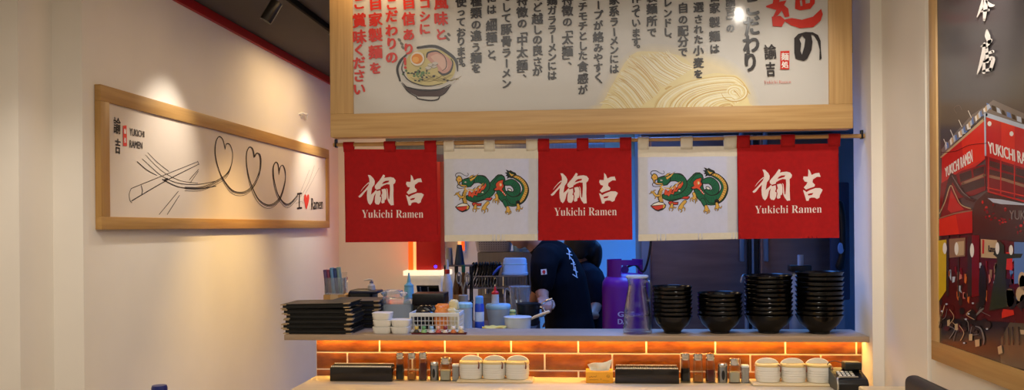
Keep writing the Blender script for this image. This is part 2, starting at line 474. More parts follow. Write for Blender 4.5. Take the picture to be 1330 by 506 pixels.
Z = lambda k, o, pts: [(o[0]+x*k, o[1]+y*k) for x, y in pts]
z4 = lambda pts: Z(.2372, (970, 0), pts)
blk.poly(z4([(258, 210), (280, 187), (320, 176), (360, 178), (388, 193), (402, 225), (404, 270), (408, 322), (395, 330), (397, 275), (386, 228), (366, 196), (350, 190), (358, 230), (352, 275), (330, 322), (310, 335), (265, 322), (258, 290)]), inkb, 20,
         holes=[z4([(300, 195), (318, 215), (312, 260), (300, 300), (292, 280), (296, 240), (286, 215)])])
blk.glyph('諭', 1000, 68, 19, inkb, 20, .45, -.1, sx=.8); blk.glyph('吉', 1000.5, 90.5, 18, inkb, 20, .6, -.05, sx=.65)
blk.build('black_lettering', t)
red = Print(bp, (0, -1, 0))
for u, it, em in [
 (467, [('ご', 5), ('賞', 27), ('味', 48.5), ('く', 65.5), ('だ', 82), ('さ', 99), ('い', 116)], 19),
 (488, [('自', 5), ('家', 26), ('製', 46), ('麺', 68), ('を', 89)], 18.5),
 (509, [('こ', 6), ('だ', 21.5), ('わ', 40), ('り', 57), ('の', 75)], 19),
 (531, [('自', 4), ('信', 25), ('あ', 45.5), ('り', 64), ('！', 82)], 18),
 (552, [('コ', 5), ('シ', 22), ('に', 38)], 17.5),
 (573, [('風', 4), ('味', 25), ('と', 45)], 18.5)]:
    red.column(u, it, em*.93, inkr, 20, .8)
red.build('red_lettering', t)
red = Print(bp, (0, -1, 0))
red.poly(z4([(135, 93), (182, 88), (205, 108), (245, 100), (300, 110), (360, 93), (405, 50), (414, 80), (402, 115), (362, 150), (290, 156), (240, 140), (206, 118), (190, 148), (140, 145)]), inkr, 20)
red.poly(z4([(102, 35), (140, 20), (150, -40), (190, -40), (175, 12), (216, 3), (202, 30), (225, 48), (232, 92), (206, 96), (190, 60), (168, 86), (140, 96), (160, 56), (106, 42)]), inkr, 20)
red.poly(z4([(266, -40), (372, -40), (370, 20), (346, 50), (290, 58), (262, 50)]), inkr, 20, holes=[z4([(288, 5), (300, 2), (303, 34), (292, 36)]), z4([(318, 2), (345, -2), (343, 18), (320, 22)])])
red.build('red_brush_character', t)
red = Print(bp, (0, -1, 0))
red.poly(z4([(182, 281), (232, 279), (231, 381), (182, 381)]), inkr, 20)
m_seal = paint('seal_white', (236, 228, 220), .3)
red.glyph('麺', 1019.2, 74, 9.5, m_seal, 23, .25); red.glyph('処', 1019.2, 84.5, 8.5, m_seal, 23, .25)
red.text('b:Yukichi Ramen', ((992, 104.8), (1027, 104.3), (1027, 108.4), (992, 109)), paint('pale_red_ink', (208, 120, 110), .3), 20)
red.build('red_seal_print', t)
# the drawn bowl of ramen
bw = Print(bp, (0, -1, 0)); bw.map = lambda x, y: (500+x*.1977, 40+y*.1977)
c_n = paint('ink_noodle_yellow', (204, 192, 138), .3); c_w = paint('ink_bowl_white', (206, 202, 198), .3); c_br = paint('ink_bowl_brown', (78, 62, 62), .3)
c_pk = paint('ink_pork_pink', (206, 160, 152), .3); c_pk2 = paint('ink_pork_light', (222, 188, 178), .3); c_or = paint('ink_yolk', (222, 140, 56), .3); c_or2 = paint('ink_yolk_light', (236, 176, 96), .3)
c_gn = paint('ink_onion_green', (96, 132, 92), .3); c_ol = paint('ink_noodle_line', (150, 134, 88), .3)
bw.poly([(102, 325), (150, 372), (250, 392), (350, 388), (440, 352), (405, 402), (362, 432), (220, 432), (150, 398)], c_br, 1)
bw.ell((283, 250), 190, 118, c_w, 2, 32, .05)
bw.poly([(130, 215), (170, 150), (260, 120), (370, 130), (450, 190), (462, 260), (430, 320), (350, 358), (230, 352), (150, 310)], c_n, 3, smooth=4)
for k in range(16):
    a = 210+k*14; bw.stroke([(a-40, 300+rnd.uniform(-20, 30)), (a+20, 322+rnd.uniform(-12, 14)), (a+80, 300+rnd.uniform(-20, 20))], 2.6, c_ol, 4, 4)
bw.stroke([(95, 315), (150, 350), (230, 376), (320, 380), (400, 362), (465, 325)], [14, 20, 22, 22, 20, 10], c_w, 5)
bw.poly([(275, 180), (285, 145), (340, 135), (392, 158), (435, 200), (440, 245), (405, 282), (360, 278), (342, 232), (300, 205)], c_pk, 5, smooth=4)
bw.poly([(300, 170), (345, 152), (395, 185), (415, 235), (385, 262), (362, 235), (320, 195)], c_pk2, 6, smooth=4)
bw.stroke([(275, 175), (283, 145), (335, 133), (372, 150)], [7, 11, 10, 6], inkb, 7)
bw.stroke([(372, 150), (395, 175), (405, 215), (400, 245), (378, 262)], [4, 5, 6, 5, 3], inkb, 7)
bw.stroke([(352, 268), (385, 288), (428, 268), (446, 215), (435, 185)], [8, 15, 14, 9, 5], inkb, 7)
bw.ell((214, 184), 46, 47, paint('ink_egg_white', (226, 220, 212), .3), 6); bw.ell((212, 184), 37, 34, c_or, 7); bw.ell((202, 190), 22, 20, c_or2, 8)
bw.stroke([(175, 215), (205, 233), (240, 225), (262, 190), (255, 150)], 4, c_ol, 7)
for x, y in ((300, 225), (322, 235), (285, 245), (330, 215)): bw.ell((x, y), 20, 11, c_w, 6.5); bw.stroke([(x-18, y+4), (x, y+11), (x+18, y+3)], 3, inkg, 6.8)
for k in range(34):
    x, y = rnd.gauss(215, 40), rnd.gauss(280, 16); bw.ell((x, y), rnd.uniform(6, 11), rnd.uniform(4, 8), c_gn if k % 3 else inkb, 8+k*.02, 9)
for x in (200, 225, 245, 390, 412): bw.ell((x, 326+rnd.uniform(-6, 6)), 9, 5, inkb, 8, 8)
for pts, w in [([(215, 112), (330, 103), (420, 150), (468, 200), (478, 265)], [15, 19, 20, 19, 6]), ([(150, 150), (105, 195), (82, 255), (100, 328)], [7, 17, 16, 12]),
               ([(125, 195), (112, 255), (150, 320), (225, 354), (300, 362), (380, 345)], [4, 7, 7, 8, 6, 3]), ([(130, 365), (230, 388), (350, 386), (432, 350)], [5, 11, 10, 3]),
               ([(208, 430), (222, 447), (300, 458), (348, 450), (360, 430)], [6, 9, 9, 9, 6]), ([(110, 345), (150, 398), (205, 432)], [3, 7, 7]), ([(420, 375), (395, 410), (360, 430)], [3, 5, 5])]:
    bw.stroke(pts, w, inkb, 9)
for x, y in ((95, 60), (110, 85), (118, 110), (402, 40), (415, 55), (420, 25)): bw.ell((x, y), 15, 9, inkg, 1, 10, .8)
bw.build('ramen_drawing', t)
# the photograph of noodles printed on the board
nd = Print(bp, (0, -1, 0)); nd.map = lambda x, y: (770+x*.1976, 50+y*.1976)
n0 = paint('print_cream', (226, 214, 186), .15); n1 = paint('print_noodle', (236, 220, 166), .15); n2 = paint('print_noodle_shade', (226, 204, 146), .15); n3 = paint('print_noodle_light', (246, 238, 208), .15)
n4 = paint('print_noodle_deep', (212, 178, 112), .15)
for k in range(7):
    f = k/6; c0, c1 = (206, 201, 194), (230, 214, 176)
    hp = [(20, 430), (110, 240), (215, 105), (360, 30), (570, 45), (780, 90), (930, 160), (1030, 270), (1085, 430), (1060, 462), (40, 466)]
    nd.poly([(560+(x-560)*(1.04-.16*f), 463+(y-463)*(1.02-.20*f)) for x, y in hp], paint('halo_%d' % k, tuple(c0[i]+(c1[i]-c0[i])*f for i in range(3)), .15), -1+k*.12, smooth=4)
nd.poly([(60, 440), (130, 300), (250, 110), (380, 85), (560, 110), (660, 190), (640, 280), (480, 330), (400, 462), (80, 464)], n1, 1, smooth=3)
def strands(n, path, cols, lay, w, rng):
    for k in range(n):
        f = (k+.5)/n+rng.uniform(-.4, .4)/n; pts = path(f, rng)
        nd.stroke(pts, [w*.35]+[w*rng.uniform(.6, 1.2)]*(len(pts)-2)+[w*.35], cols[rng.randrange(len(cols))], lay+k*.015, 5, False)
rg = random.Random(5)
cA = (n3, n1, n3, n2, n3, n1, n2, n3, n4)
lp2 = lambda a, b, f: (a[0]+(b[0]-a[0])*f, a[1]+(b[1]-a[1])*f)
def sheafB(f, r):
    a, b = lp2((235, 130), (500, 84), f), lp2((470, 318), (668, 190), f); m = lp2(a, b, .5)
    return [(a[0]+r.gauss(0, 7), a[1]+r.gauss(0, 9)), (lp2(a, m, .5)[0]-4, lp2(a, m, .5)[1]+8), (m[0]-6, m[1]+16), (lp2(m, b, .5)[0], lp2(m, b, .5)[1]+12), b]
def sheafA(f, r):
    a, b = lp2((48, 430), (262, 120), f), lp2((150, 468), (486, 335), f)
    b = (b[0]-(40 if f > .8 else 0)*(f-.8)*5, min(466, b[1]+max(0, .9-f)*110)); m = lp2(a, b, .5)
    return [(a[0]+r.gauss(0, 7), a[1]+r.gauss(0, 9)), (lp2(a, m, .5)[0]+10, lp2(a, m, .5)[1]-8), (m[0]+14, m[1]-8), (lp2(m, b, .5)[0]+10, lp2(m, b, .5)[1]-2), b]
def nest(f, r):
    R = 60+f*450; o = []
    for k in range(9):
        a = PI*(1.0+.105*k)
        x = 900+R*math.cos(a)*(1 if math.cos(a) < 0 else .30); y = 462+R*.46*math.sin(a)+(12*f)
        if x > 388: o.append((x+r.gauss(0, 1.5), min(y, 462)))
    return o
strands(64, sheafB, cA, 3, 8, rg)
strands(80, sheafA, cA, 4.2, 8, rg)
nd.poly([(470, 330), (500, 312), (560, 315), (585, 300), (550, 335), (500, 352)], n4, 6)
nd.poly([(388, 464), (410, 420), (480, 375), (560, 335), (640, 285), (740, 240), (830, 228), (920, 256), (990, 330), (1030, 430), (1020, 450)], n1, 6.2, smooth=3)
strands(84, nest, cA, 6.6, 8, rg)
for k in range(9):
    R = 14+k*9; nd.stroke([(930+R*math.cos(a)*1.0, 352+R*.72*math.sin(a)) for a in [.5+k*.6+.5*j for j in range(9)]], [2, 5, 7, 8, 8, 8, 7, 5, 2], cA[k % 9], 8.2+k*.02, 4, False)
nd.build('noodle_picture', t)
# ================================================================ banners on the rod
YN = 3.745
nx = lambda u, v: PY(u, v, YN)
z_rod = (nx(470, 186).z + nx(1080, 178.5).z)/2
RR = .0085
m_bamboo = M('bamboo', (176, 132, 78), .4, stretch=(3, 20, 20), vscale=3, col2=(198, 156, 100))
t = thing('curtain_rod', 'thin bamboo rod under the oak board carrying the cloth banners', 'rod', (0, YN, z_rod))
rx0, rx1 = nx(433, 183).x, XR-.001
mb = MB()
pts = [(rx0+(rx1-rx0)*k/40, YN, z_rod) for k in range(41)]
mb.tube(pts, [RR*(1.1 if k % 9 == 4 else 1) for k in range(41)], 12); mb.build('rod', m_bamboo, t, world=True)
for x in (rx0+.012, XR-.012):
    mb = MB(); mb.span((x-.004, YN-.012, z_rod-.012), (x+.004, YN+.012, zb), bev=.001); mb.build('bracket', m_black, t, world=True)
m_red = cloth_mat('red_cotton', (176, 6, 12), .12, var=.1)
m_wcot = cloth_mat('white_cotton', (226, 226, 234), .3, var=.03)
m_ivory = cloth_mat('ivory_cotton_hem', (228, 219, 200), .1, var=.03)
m_wprint = paint('white_cloth_print', (236, 218, 212), .7)
d_g = paint('print_green', (14, 98, 66), .7); d_g2 = paint('print_green_dark', (12, 66, 48), .7); d_k = paint('print_black', (22, 20, 20), .7)
d_y = paint('print_yellow', (218, 172, 78), .7); d_o = paint('print_orange', (214, 78, 44), .7); d_r = paint('print_red', (206, 62, 48), .7); d_w = paint('print_white', (232, 228, 220), .7)

def logo(pr, mp_):
    pr.map = lambda x, y: mp_(460+x*.09878, 220+y*.09878)
    pr.poly([(185, 72), (215, 74), (256, 116), (274, 152), (270, 195), (240, 235), (230, 290), (224, 332), (262, 298), (290, 266), (302, 285), (264, 345), (252, 400), (236, 440), (215, 465), (190, 442), (176, 395), (172, 330), (178, 264), (140, 305), (102, 356), (76, 370), (61, 354), (100, 316), (150, 262), (192, 208), (205, 170), (203, 120)], m_wprint, 0)
    pr.stroke([(92, 290), (120, 250), (160, 205), (196, 175)], [2, 7, 9, 14], m_wprint, 1)
    pr.poly([(385, 66), (407, 80), (396, 112), (430, 104), (482, 99), (522, 110), (547, 142), (540, 172), (516, 196), (518, 260), (516, 340), (522, 466), (485, 471), (455, 430), (440, 396), (464, 388), (470, 330), (474, 250), (470, 196), (430, 192), (390, 208), (352, 232), (346, 252), (300, 266), (276, 246), (274, 216), (300, 182), (340, 136), (366, 95)], m_wprint, 0,
            holes=[[(366, 192), (385, 165), (415, 148), (462, 145), (455, 166), (405, 182)]])
    pr.poly([(300, 285), (345, 272), (350, 320), (338, 352), (356, 366), (352, 410), (340, 440), (325, 461), (290, 456), (274, 430), (275, 370), (286, 312)], m_wprint, 0.1)
    pr.poly([(362, 262), (400, 252), (420, 258), (428, 300), (430, 360), (420, 395), (404, 398), (400, 436), (370, 446), (358, 430), (368, 380), (358, 340), (372, 310)], m_wprint, 0.2)
    pr.stroke([(424, 250), (436, 262), (440, 310), (446, 390)], [4, 9, 12, 16], m_wprint, .3)
    pr.poly([(745, 66), (766, 90), (786, 142), (830, 120), (880, 115), (896, 166), (850, 165), (800, 200), (795, 235), (825, 265), (820, 290), (760, 310), (715, 328), (690, 300), (720, 265), (735, 235), (700, 225), (682, 190), (688, 160), (740, 162), (745, 120)], m_wprint, 0)
    pr.poly([(680, 334), (700, 340), (720, 360), (760, 336), (830, 309), (890, 310), (921, 331), (905, 365), (886, 400), (880, 430), (850, 448), (820, 430), (780, 430), (755, 440), (746, 470), (718, 470), (705, 420), (690, 370)], m_wprint, 0,
            holes=[[(735, 386), (770, 375), (806, 370), (790, 395), (745, 405)]])
def dragon(pr, mp_):
    pr.map = mp_
    st, pl = pr.stroke, pr.poly
    def body(pts, w, l):
        st(pts, [x+16 for x in w], d_k, l); st(pts, w, d_g, l+1)
    body([(500, 130), (510, 230), (545, 300), (620, 335), (700, 310), (742, 230), (716, 155), (650, 108), (600, 90)], [84, 76, 80, 84, 70, 52, 40, 28, 16], 1)
    st([(606, 92), (680, 112), (735, 168), (750, 230), (722, 305), (680, 352)], [26, 34, 36, 38, 38, 26], d_k, 3)
    st([(610, 94), (680, 116), (732, 170), (747, 230), (718, 305), (682, 348)], [14, 24, 26, 28, 28, 16], d_y, 4)
    sp, _ = spline([V((*q, 0)) for q in [(610, 94), (680, 116), (732, 170), (747, 230), (718, 305), (682, 348)]], [1]*6, 4)
    for a, b in zip(sp[1:], sp[2:]):
        n = V((-(b-a).y, (b-a).x, 0)).normalized()*13; st([(a.x-n.x, a.y-n.y), (a.x+n.x, a.y+n.y)], 3, d_k, 5, 1, False)
    body([(560, 165), (612, 158), (655, 195), (660, 245), (620, 268), (575, 250)], [34, 54, 58, 54, 40, 20], 6)
    pr.ell((594, 226), 24, 15, d_k, 8, rot=.5); pr.ell((594, 227), 17, 9, d_w, 9, rot=.5)
    body([(505, 130), (440, 190), (400, 250), (330, 290), (262, 312), (205, 300)], [84, 74, 78, 66, 54, 36], 10)
    body([(170, 150), (240, 136), (310, 126), (362, 152), (372, 200), (340, 245), (300, 275)], [40, 52, 60, 64, 60, 50, 24], 12)
    pl([(462, 165), (490, 140), (520, 130), (540, 128), (532, 165), (545, 190), (528, 225), (545, 245), (570, 290), (545, 285), (520, 250), (495, 235), (462, 240), (440, 235), (442, 212), (470, 205), (458, 185)], d_k, 14)
    pl([(468, 168), (492, 146), (532, 134), (526, 168), (538, 190), (520, 222), (540, 250), (560, 285), (545, 278), (520, 244), (495, 226), (462, 232), (450, 222), (474, 205), (466, 186)], d_o, 15)
    pr.ell((508, 178), 11, 17, d_y, 16); pr.ell((512, 180), 6, 10, d_w, 17)
    for x, y in ((545, 262), (556, 276), (530, 250)): pr.ell((x, y), 5, 4, d_w, 17, 8)
    fl = [(205, 272), (215, 232), (240, 252), (262, 222), (280, 240), (300, 205), (318, 218), (335, 180), (352, 190), (368, 162), (374, 188), (362, 208), (350, 226), (330, 230), (318, 256), (296, 255), (286, 282), (262, 276), (245, 300), (228, 284), (212, 290)]
    pl([(x+(4 if x > 280 else -4), y+5) for x, y in fl], d_k, 14); pl(fl, d_o, 16)
    st([(200, 220), (260, 228), (310, 195), (350, 165)], [4, 14, 12, 4], d_y, 16.5)
    for x, y in ((300, 262), (275, 262), (330, 245)): pr.ell((x, y), 8, 5, d_k, 17, 8)
    pr.ell((340, 250), 9, 6, d_w, 18, 10)
    pl([(352, 322), (378, 300), (430, 298), (434, 312), (412, 332), (380, 326)], d_k, 14); pl([(360, 318), (382, 304), (426, 302), (424, 312), (408, 324), (382, 320)], d_r, 15)
    pl([(238, 352), (262, 340), (300, 352), (334, 350), (328, 378), (290, 380), (262, 388), (244, 372)], d_k, 14); pl([(244, 354), (264, 346), (300, 358), (328, 356), (320, 372), (286, 374), (262, 380), (250, 368)], d_r, 15)
    rg = random.Random(3)
    def scales(path, w, l):
        q, ws = spline([V((*p, 0)) for p in path], w, 7)
        for i in range(2, len(q)-2, 2):
            t_ = (q[i+1]-q[i-1]).normalized(); n_ = V((-t_.y, t_.x, 0)); h = ws[i]*.36
            for o_ in (-.55, .15, .75):
                c = q[i]+n_*h*o_+t_*rg.uniform(-3, 3)
                st([(c.x-n_.x*9-t_.x*3, c.y-n_.y*9-t_.y*3), (c.x+t_.x*5, c.y+t_.y*5), (c.x+n_.x*9-t_.x*3, c.y+n_.y*9-t_.y*3)], [2, 4, 2], d_g2, l, 3, False)
    scales([(510, 230), (545, 300), (620, 335), (700, 310)], [76, 80, 84, 70], 3.2)
    scales([(612, 158), (655, 195), (660, 245), (620, 268)], [54, 58, 54, 40], 7.5)
    scales([(500, 140), (440, 190), (400, 250), (330, 290), (240, 312)], [84, 74, 78, 66, 54], 11.5)
    scales([(240, 136), (310, 126), (362, 152), (372, 200), (345, 240)], [52, 60, 64, 60, 50], 13.5)
    for q in ([(232, 112), (300, 92), (360, 98), (398, 140)], [(436, 170), (480, 108), (530, 96), (556, 140)], [(560, 300), (610, 362), (690, 352)], [(210, 330), (290, 330), (360, 312)]): st(q, [3, 6, 6, 3], d_k, 13.8)
    for x, y in ((250, 215), (285, 200), (320, 195), (235, 250), (270, 245), (305, 228)): st([(x, y+18), (x+10, y), (x+24, y-14)], [2, 8, 2], d_k, 17)
    for x, y in ((245, 240), (290, 225), (330, 205)): st([(x, y+14), (x+8, y), (x+18, y-12)], [1, 7, 2], d_y, 17.5)
    # chest
    st([(178, 235), (162, 290), (178, 350)], [30, 40, 40], d_k, 15); st([(180, 238), (166, 290), (180, 346)], [22, 30, 30], d_y, 16)
    for y in range(250, 350, 14): st([(150, y), (166, y+5), (196, y)], 3, d_k, 17, 3, False)
    # head
    pl([(150, 128), (205, 116), (232, 92), (238, 118), (268, 130), (262, 168), (232, 200), (190, 206), (160, 190), (140, 170)], d_k, 15); pl([(152, 134), (205, 124), (228, 108), (232, 128), (258, 138), (250, 166), (226, 192), (192, 198), (164, 182), (148, 164)], d_g, 16)
    pl([(92, 110), (112, 90), (136, 98), (150, 122), (148, 150), (128, 158), (128, 176), (196, 178), (194, 196), (140, 198), (108, 178), (100, 150), (86, 136)], d_k, 17); pl([(98, 112), (114, 98), (132, 104), (143, 124), (140, 146), (116, 152), (122, 178), (190, 184), (186, 191), (142, 191), (114, 174), (106, 146), (94, 132)], d_y, 18)
    st([(190, 200), (170, 215), (200, 240)], [10, 16, 10], d_y, 17)
    pr.ell((180, 155), 13, 8, d_k, 19); pr.ell((180, 155), 10, 6, d_w, 20); pr.ell((183, 155), 3.5, 4, d_k, 21, 8)
    pr.ell((122, 128), 6, 5, d_o, 19, 8)
    for h in ([(215, 130), (262, 105), (306, 70), (270, 118), (228, 150)], [(205, 118), (232, 92), (262, 84), (240, 110)]):
        pl(h, d_k, 18); pl([(x*.86+.14*h[0][0]+4, y*.86+.14*h[0][1]) for x, y in h], d_y, 19)
    for w in ([(100, 112), (84, 92), (96, 72), (130, 68), (165, 88), (195, 98), (206, 82), (196, 68)], [(112, 175), (100, 190), (108, 208), (140, 212), (170, 206)]): st(w, [7, 6, 6, 5, 5, 4, 4, 3][:len(w)], d_k, 19)
    # legs and claws
    def claw(pts, w, toes, l):
        st(pts, [x+9 for x in w], d_k, l); 
        for q in toes: st(q, [13, 12, 6], d_k, l)
        st(pts, w, d_y, l+1)
        for q in toes: st(q, [7, 6, 2], d_y, l+1)
    claw([(160, 292), (135, 295), (118, 280)], [18, 14, 18], [[(118, 275), (95, 268), (72, 278)], [(116, 268), (112, 250), (130, 244)], [(125, 290), (128, 310), (120, 322)], [(112, 272), (96, 256), (84, 262)]], 18)
    claw([(390, 348), (368, 372), (352, 400)], [26, 24, 34], [[(345, 395), (332, 412), (336, 434)], [(356, 410), (362, 432), (350, 448)], [(366, 396), (388, 410), (386, 434)]], 18)
    claw([(468, 275), (476, 298), (470, 318)], [22, 22, 24], [[(460, 312), (442, 322), (436, 348)], [(474, 320), (484, 340), (482, 364)], [(480, 305), (492, 322), (496, 346)], [(462, 320), (458, 338), (466, 350)]], 18)
    st([(545, 335), (562, 372), (572, 395)], [44, 40, 24], d_k, 18); st([(545, 335), (562, 370), (570, 385)], [32, 28, 14], d_g, 19)
    claw([(574, 392), (580, 412), (580, 426)], [22, 28, 30], [[(566, 420), (556, 438), (566, 452)], [(582, 430), (590, 450), (578, 460)], [(594, 418), (606, 436), (600, 452)]], 20)
    st([(672, 345), (672, 370)], [42, 30], d_k, 18, 2); claw([(670, 366), (676, 388), (674, 402)], [20, 26, 26], [[(664, 398), (654, 414), (662, 430)], [(678, 404), (684, 422), (672, 432)], [(688, 396), (706, 406), (716, 388)]], 20)
    claw([(275, 372), (268, 395)], [18, 22], [[(262, 396), (250, 412), (254, 432)], [(272, 400), (282, 416), (272, 436)], [(280, 394), (300, 404), (312, 400)]], 18)
    # tail tuft
    pl([(612, 118), (590, 112), (568, 124), (574, 100), (556, 96), (568, 80), (548, 66), (572, 62), (556, 36), (590, 50), (600, 42), (622, 56), (648, 66), (660, 86), (642, 94), (626, 108)], d_k, 18)
    pl([(606, 104), (588, 100), (584, 84), (572, 72), (590, 64), (612, 66), (640, 76), (632, 90)], d_g2, 19)
    pl([(612, 100), (598, 84), (586, 62), (608, 78), (636, 84)], d_y, 20)
    # bowl
    pl([(80, 386), (110, 362), (152, 346), (196, 354), (222, 378), (216, 404), (192, 424), (150, 438), (124, 428), (98, 408)], d_k, 22); pl([(92, 384), (116, 368), (152, 354), (196, 362), (206, 374), (150, 380)], d_w, 23)
    pl([(90, 392), (150, 386), (196, 376), (186, 408), (150, 424), (126, 418), (108, 404)], d_r, 24); pl([(196, 374), (214, 380), (208, 402), (190, 412)], d_y, 24)
    pl([(60, 0), (60, 0.1), (60.1, 0)], d_k, 0)

BAN = [  # corners TL TR BR BL, tabs (u0, u1), style
 ([(447, 193.5), (567, 194), (570, 313.5), (449, 314.5)], [(446.3, 460), (499, 514), (551.6, 566.8)], 'red'),
 ([(576.5, 193), (699, 192.5), (698.5, 312), (577.5, 313.5)], [(576.5, 590), (629, 643), (683.5, 699)], 'white'),
 ([(699, 193), (820, 191.5), (821.5, 311), (699, 312)], [(698.5, 713.5), (749, 764.5), (805, 820)], 'red'),
 ([(828.5, 190.5), (957, 189.5), (958, 310), (829, 312.8)], [(828.5, 842.5), (884, 899.5), (940, 956.5)], 'white'),
 ([(957, 188.5), (1089, 186), (1090, 308.5), (958.5, 310)], [(956.5, 973.5), (1014, 1032), (1075.5, 1091)], 'red')]
LAB = ['red cloth banner with white brush characters hanging beside the long wall picture', 'white cloth banner with a green dragon between two red banners, over the cook',
       'red cloth banner with white brush characters between the two white dragon banners', 'white cloth banner with a green dragon hanging above the glass pitcher and shortest bowls',
       'red cloth banner with white brush characters hanging beside the pillar above the tallest bowls']
for k, (q, tabs, sty) in enumerate(BAN):
    C4 = [nx(*p) for p in q]
    x0, x1 = C4[0].x, C4[1].x
    ph = rnd.uniform(0, 6); amp = .0048
    def wave(x, z, ph=ph, x0=x0, x1=x1, zt=C4[0].z, zb_=C4[3].z):
        f = max(0, min(1, (zt-z)/(zt-zb_)))
        s_ = (x-x0)/(x1-x0)
        return amp*(.25+.75*f)*(math.sin(s_*9+ph)+.6*math.sin(s_*17-ph*2+f*2)+.35*math.sin(f*7+s_*4+ph)) - .004*f
    def cloth(a, b, C4=C4, wave=wave):
        top = C4[0].lerp(C4[1], a); bot = C4[3].lerp(C4[2], a); p = top.lerp(bot, b)
        return V((p.x, YN-.0005+wave(p.x, p.z), p.z))
    base = m_red if sty == 'red' else m_wcot
    mb = MB(); mb.sheet(cloth, 36, 36)
    o = mb.build('noren_curtain', base, None)
    so = o.modifiers.new('solidify', 'SOLIDIFY'); so.thickness = .0012; so.offset = -1
    tag(o, LAB[k], 'curtain', 'cloth banners under the board')
    # hems
    hm = MB(); hem = m_red if sty == 'red' else m_ivory
    for (a0, a1, b0, b1) in ((0, 1, 0, .11), (0, 1, .93, 1), (0, .1 if sty == 'white' else .022, 0, 1), (.9 if sty == 'white' else .978, 1, 0, 1)):
        hm.sheet(lambda a, b, a0=a0, a1=a1, b0=b0, b1=b1: cloth(a0+(a1-a0)*a, b0+(b1-b0)*b)+V((0, -.0013 if b1-b0 < .5 else -.0009, 0)), 24, 24)
    h = hm.build('hem', hem, o)
    for ta, tb in tabs:
        a, b = nx(ta, q[0][1]), nx(tb, q[0][1])
        zt = C4[0].lerp(C4[1], (a.x-x0)/(x1-x0)).z - .012
        prof = [(-.001-wave(a.x, zt)*-1, zt)]
        yb0 = wave(a.x, zt)
        path = [(YN-.003+yb0, zt), (YN-.004, zt+.014), (YN-RR-.003, z_rod-.004)] + [(YN-(RR+.0034)*math.cos(w), z_rod+(RR+.0034)*math.sin(w)) for w in [PI*j/8 for j in range(9)]] + [(YN+RR+.003, z_rod-.004), (YN+.005, zt+.014), (YN+.004+yb0, zt)]
        mb = MB(); n = len(path)
        mb.sheet(lambda s_, w, path=path, a=a, b=b, n=n: V((a.x+(b.x-a.x)*w, *path[min(n-1, int(round(s_*(n-1))))])), n-1, 4)
        tb_ = mb.build('tab', hem, o)
        so = tb_.modifiers.new('solidify', 'SOLIDIFY'); so.thickness = .001
    pr = Print(nx, (0, -1, 0), step=.00008, base=.0012)
    if sty == 'red':
        f = {0: lambda u, v: (u, v), 2: lambda u, v: (715.7+(u-466.4)*1.026, v-2.3), 4: lambda u, v: (990.4+(u-478.3)*1.067, 220+(v-227.1)*1.03)}[k]
        logo(pr, f)
        pr.map = None
        tq = {0: (470.6, 550.4, 272.4, 282.6, 0), 2: (720, 801, 269.6, 280, -.6), 4: (980.5, 1066.8, 267, 277, -1)}[k]
        pr.text('b:Yukichi Ramen', ((tq[0], tq[2]), (tq[1], tq[2]+tq[4]), (tq[1], tq[3]+tq[4]), (tq[0], tq[3])), m_wprint, 0)
        nm = 'brush_lettering'
    else:
        f = (lambda x, y: (580+x*.1383, 215+y*.1383)) if k == 1 else (lambda x, y: (835+((x-80)*1.055+68)*.1383, 215+((y-65)*1.03+45)*.1383))
        dragon(pr, f); nm = 'dragon_print'
    pr.build(nm, o, fine=.012, warp=lambda c, wave=wave: V((c.x, c.y+wave(c.x, c.z)-.0006, c.z)))

# ================================================================ long picture on the side wall
XP = XW+.022
lp = lambda u, v: PXX(u, v, XP)
y0, y1_ = lp(130.3, 290).y, lp(427.3, 290).y
z0 = (lp(132, 295.5).z+lp(427, 297).z)/2; z1 = (lp(129, 108.5).z+lp(427, 195).z)/2
iy0, iy1 = lp(141.3, 250).y, lp(423.6, 250).y
iz0 = (lp(142, 277).z+lp(423.5, 289).z)/2; iz1 = (lp(140.5, 131.7).z+lp(423.5, 206).z)/2
t = thing('wall_picture', 'long oak-framed line drawing of noodles looping into hearts on the cream side wall', 'picture', (XW, (y0+y1_)/2, z0))
m_pf = M('honey_oak_rail', (164, 122, 66), .45, stretch=(8, 1, 26), vscale=3, col2=(182, 140, 80)); m_pz = M('honey_oak_stile', (164, 122, 66), .45, stretch=(26, 26, 1), vscale=3, col2=(182, 140, 80))
for a, b, m_ in (((y0, z0), (y1_, iz0), m_pf), ((y0, iz1), (y1_, z1), m_pf), ((y0, iz0), (iy0, iz1), m_pz), ((iy1, iz0), (y1_, iz1), m_pz)):
    mb = MB(); mb.span((XW+.001, a[0], a[1]), (XP+.006, b[0], b[1]), bev=.0015); mb.build('frame', m_, t, world=True)
m_paper = M('cream_paper', (212, 196, 178), .7, var=.02, vscale=5)
mb = MB(); mb.span((XW+.002, iy0-.001, iz0-.001), (XP-.004, iy1+.001, iz1+.001)); mb.build('paper', m_paper, t, world=True)
lq = lambda u, v: PXX(u, v, XP-.004)
ink = paint('thin_black_line', (40, 32, 28), .7); inkp = paint('faint_grey_line', (160, 146, 132), .7); hr = paint('heart_red', (214, 56, 40), .6)
pr = Print(lq, (1, 0, 0))
a = lambda pts: Z(.3165, (130, 130), pts); b = lambda pts: Z(.2568, (240, 160), pts)
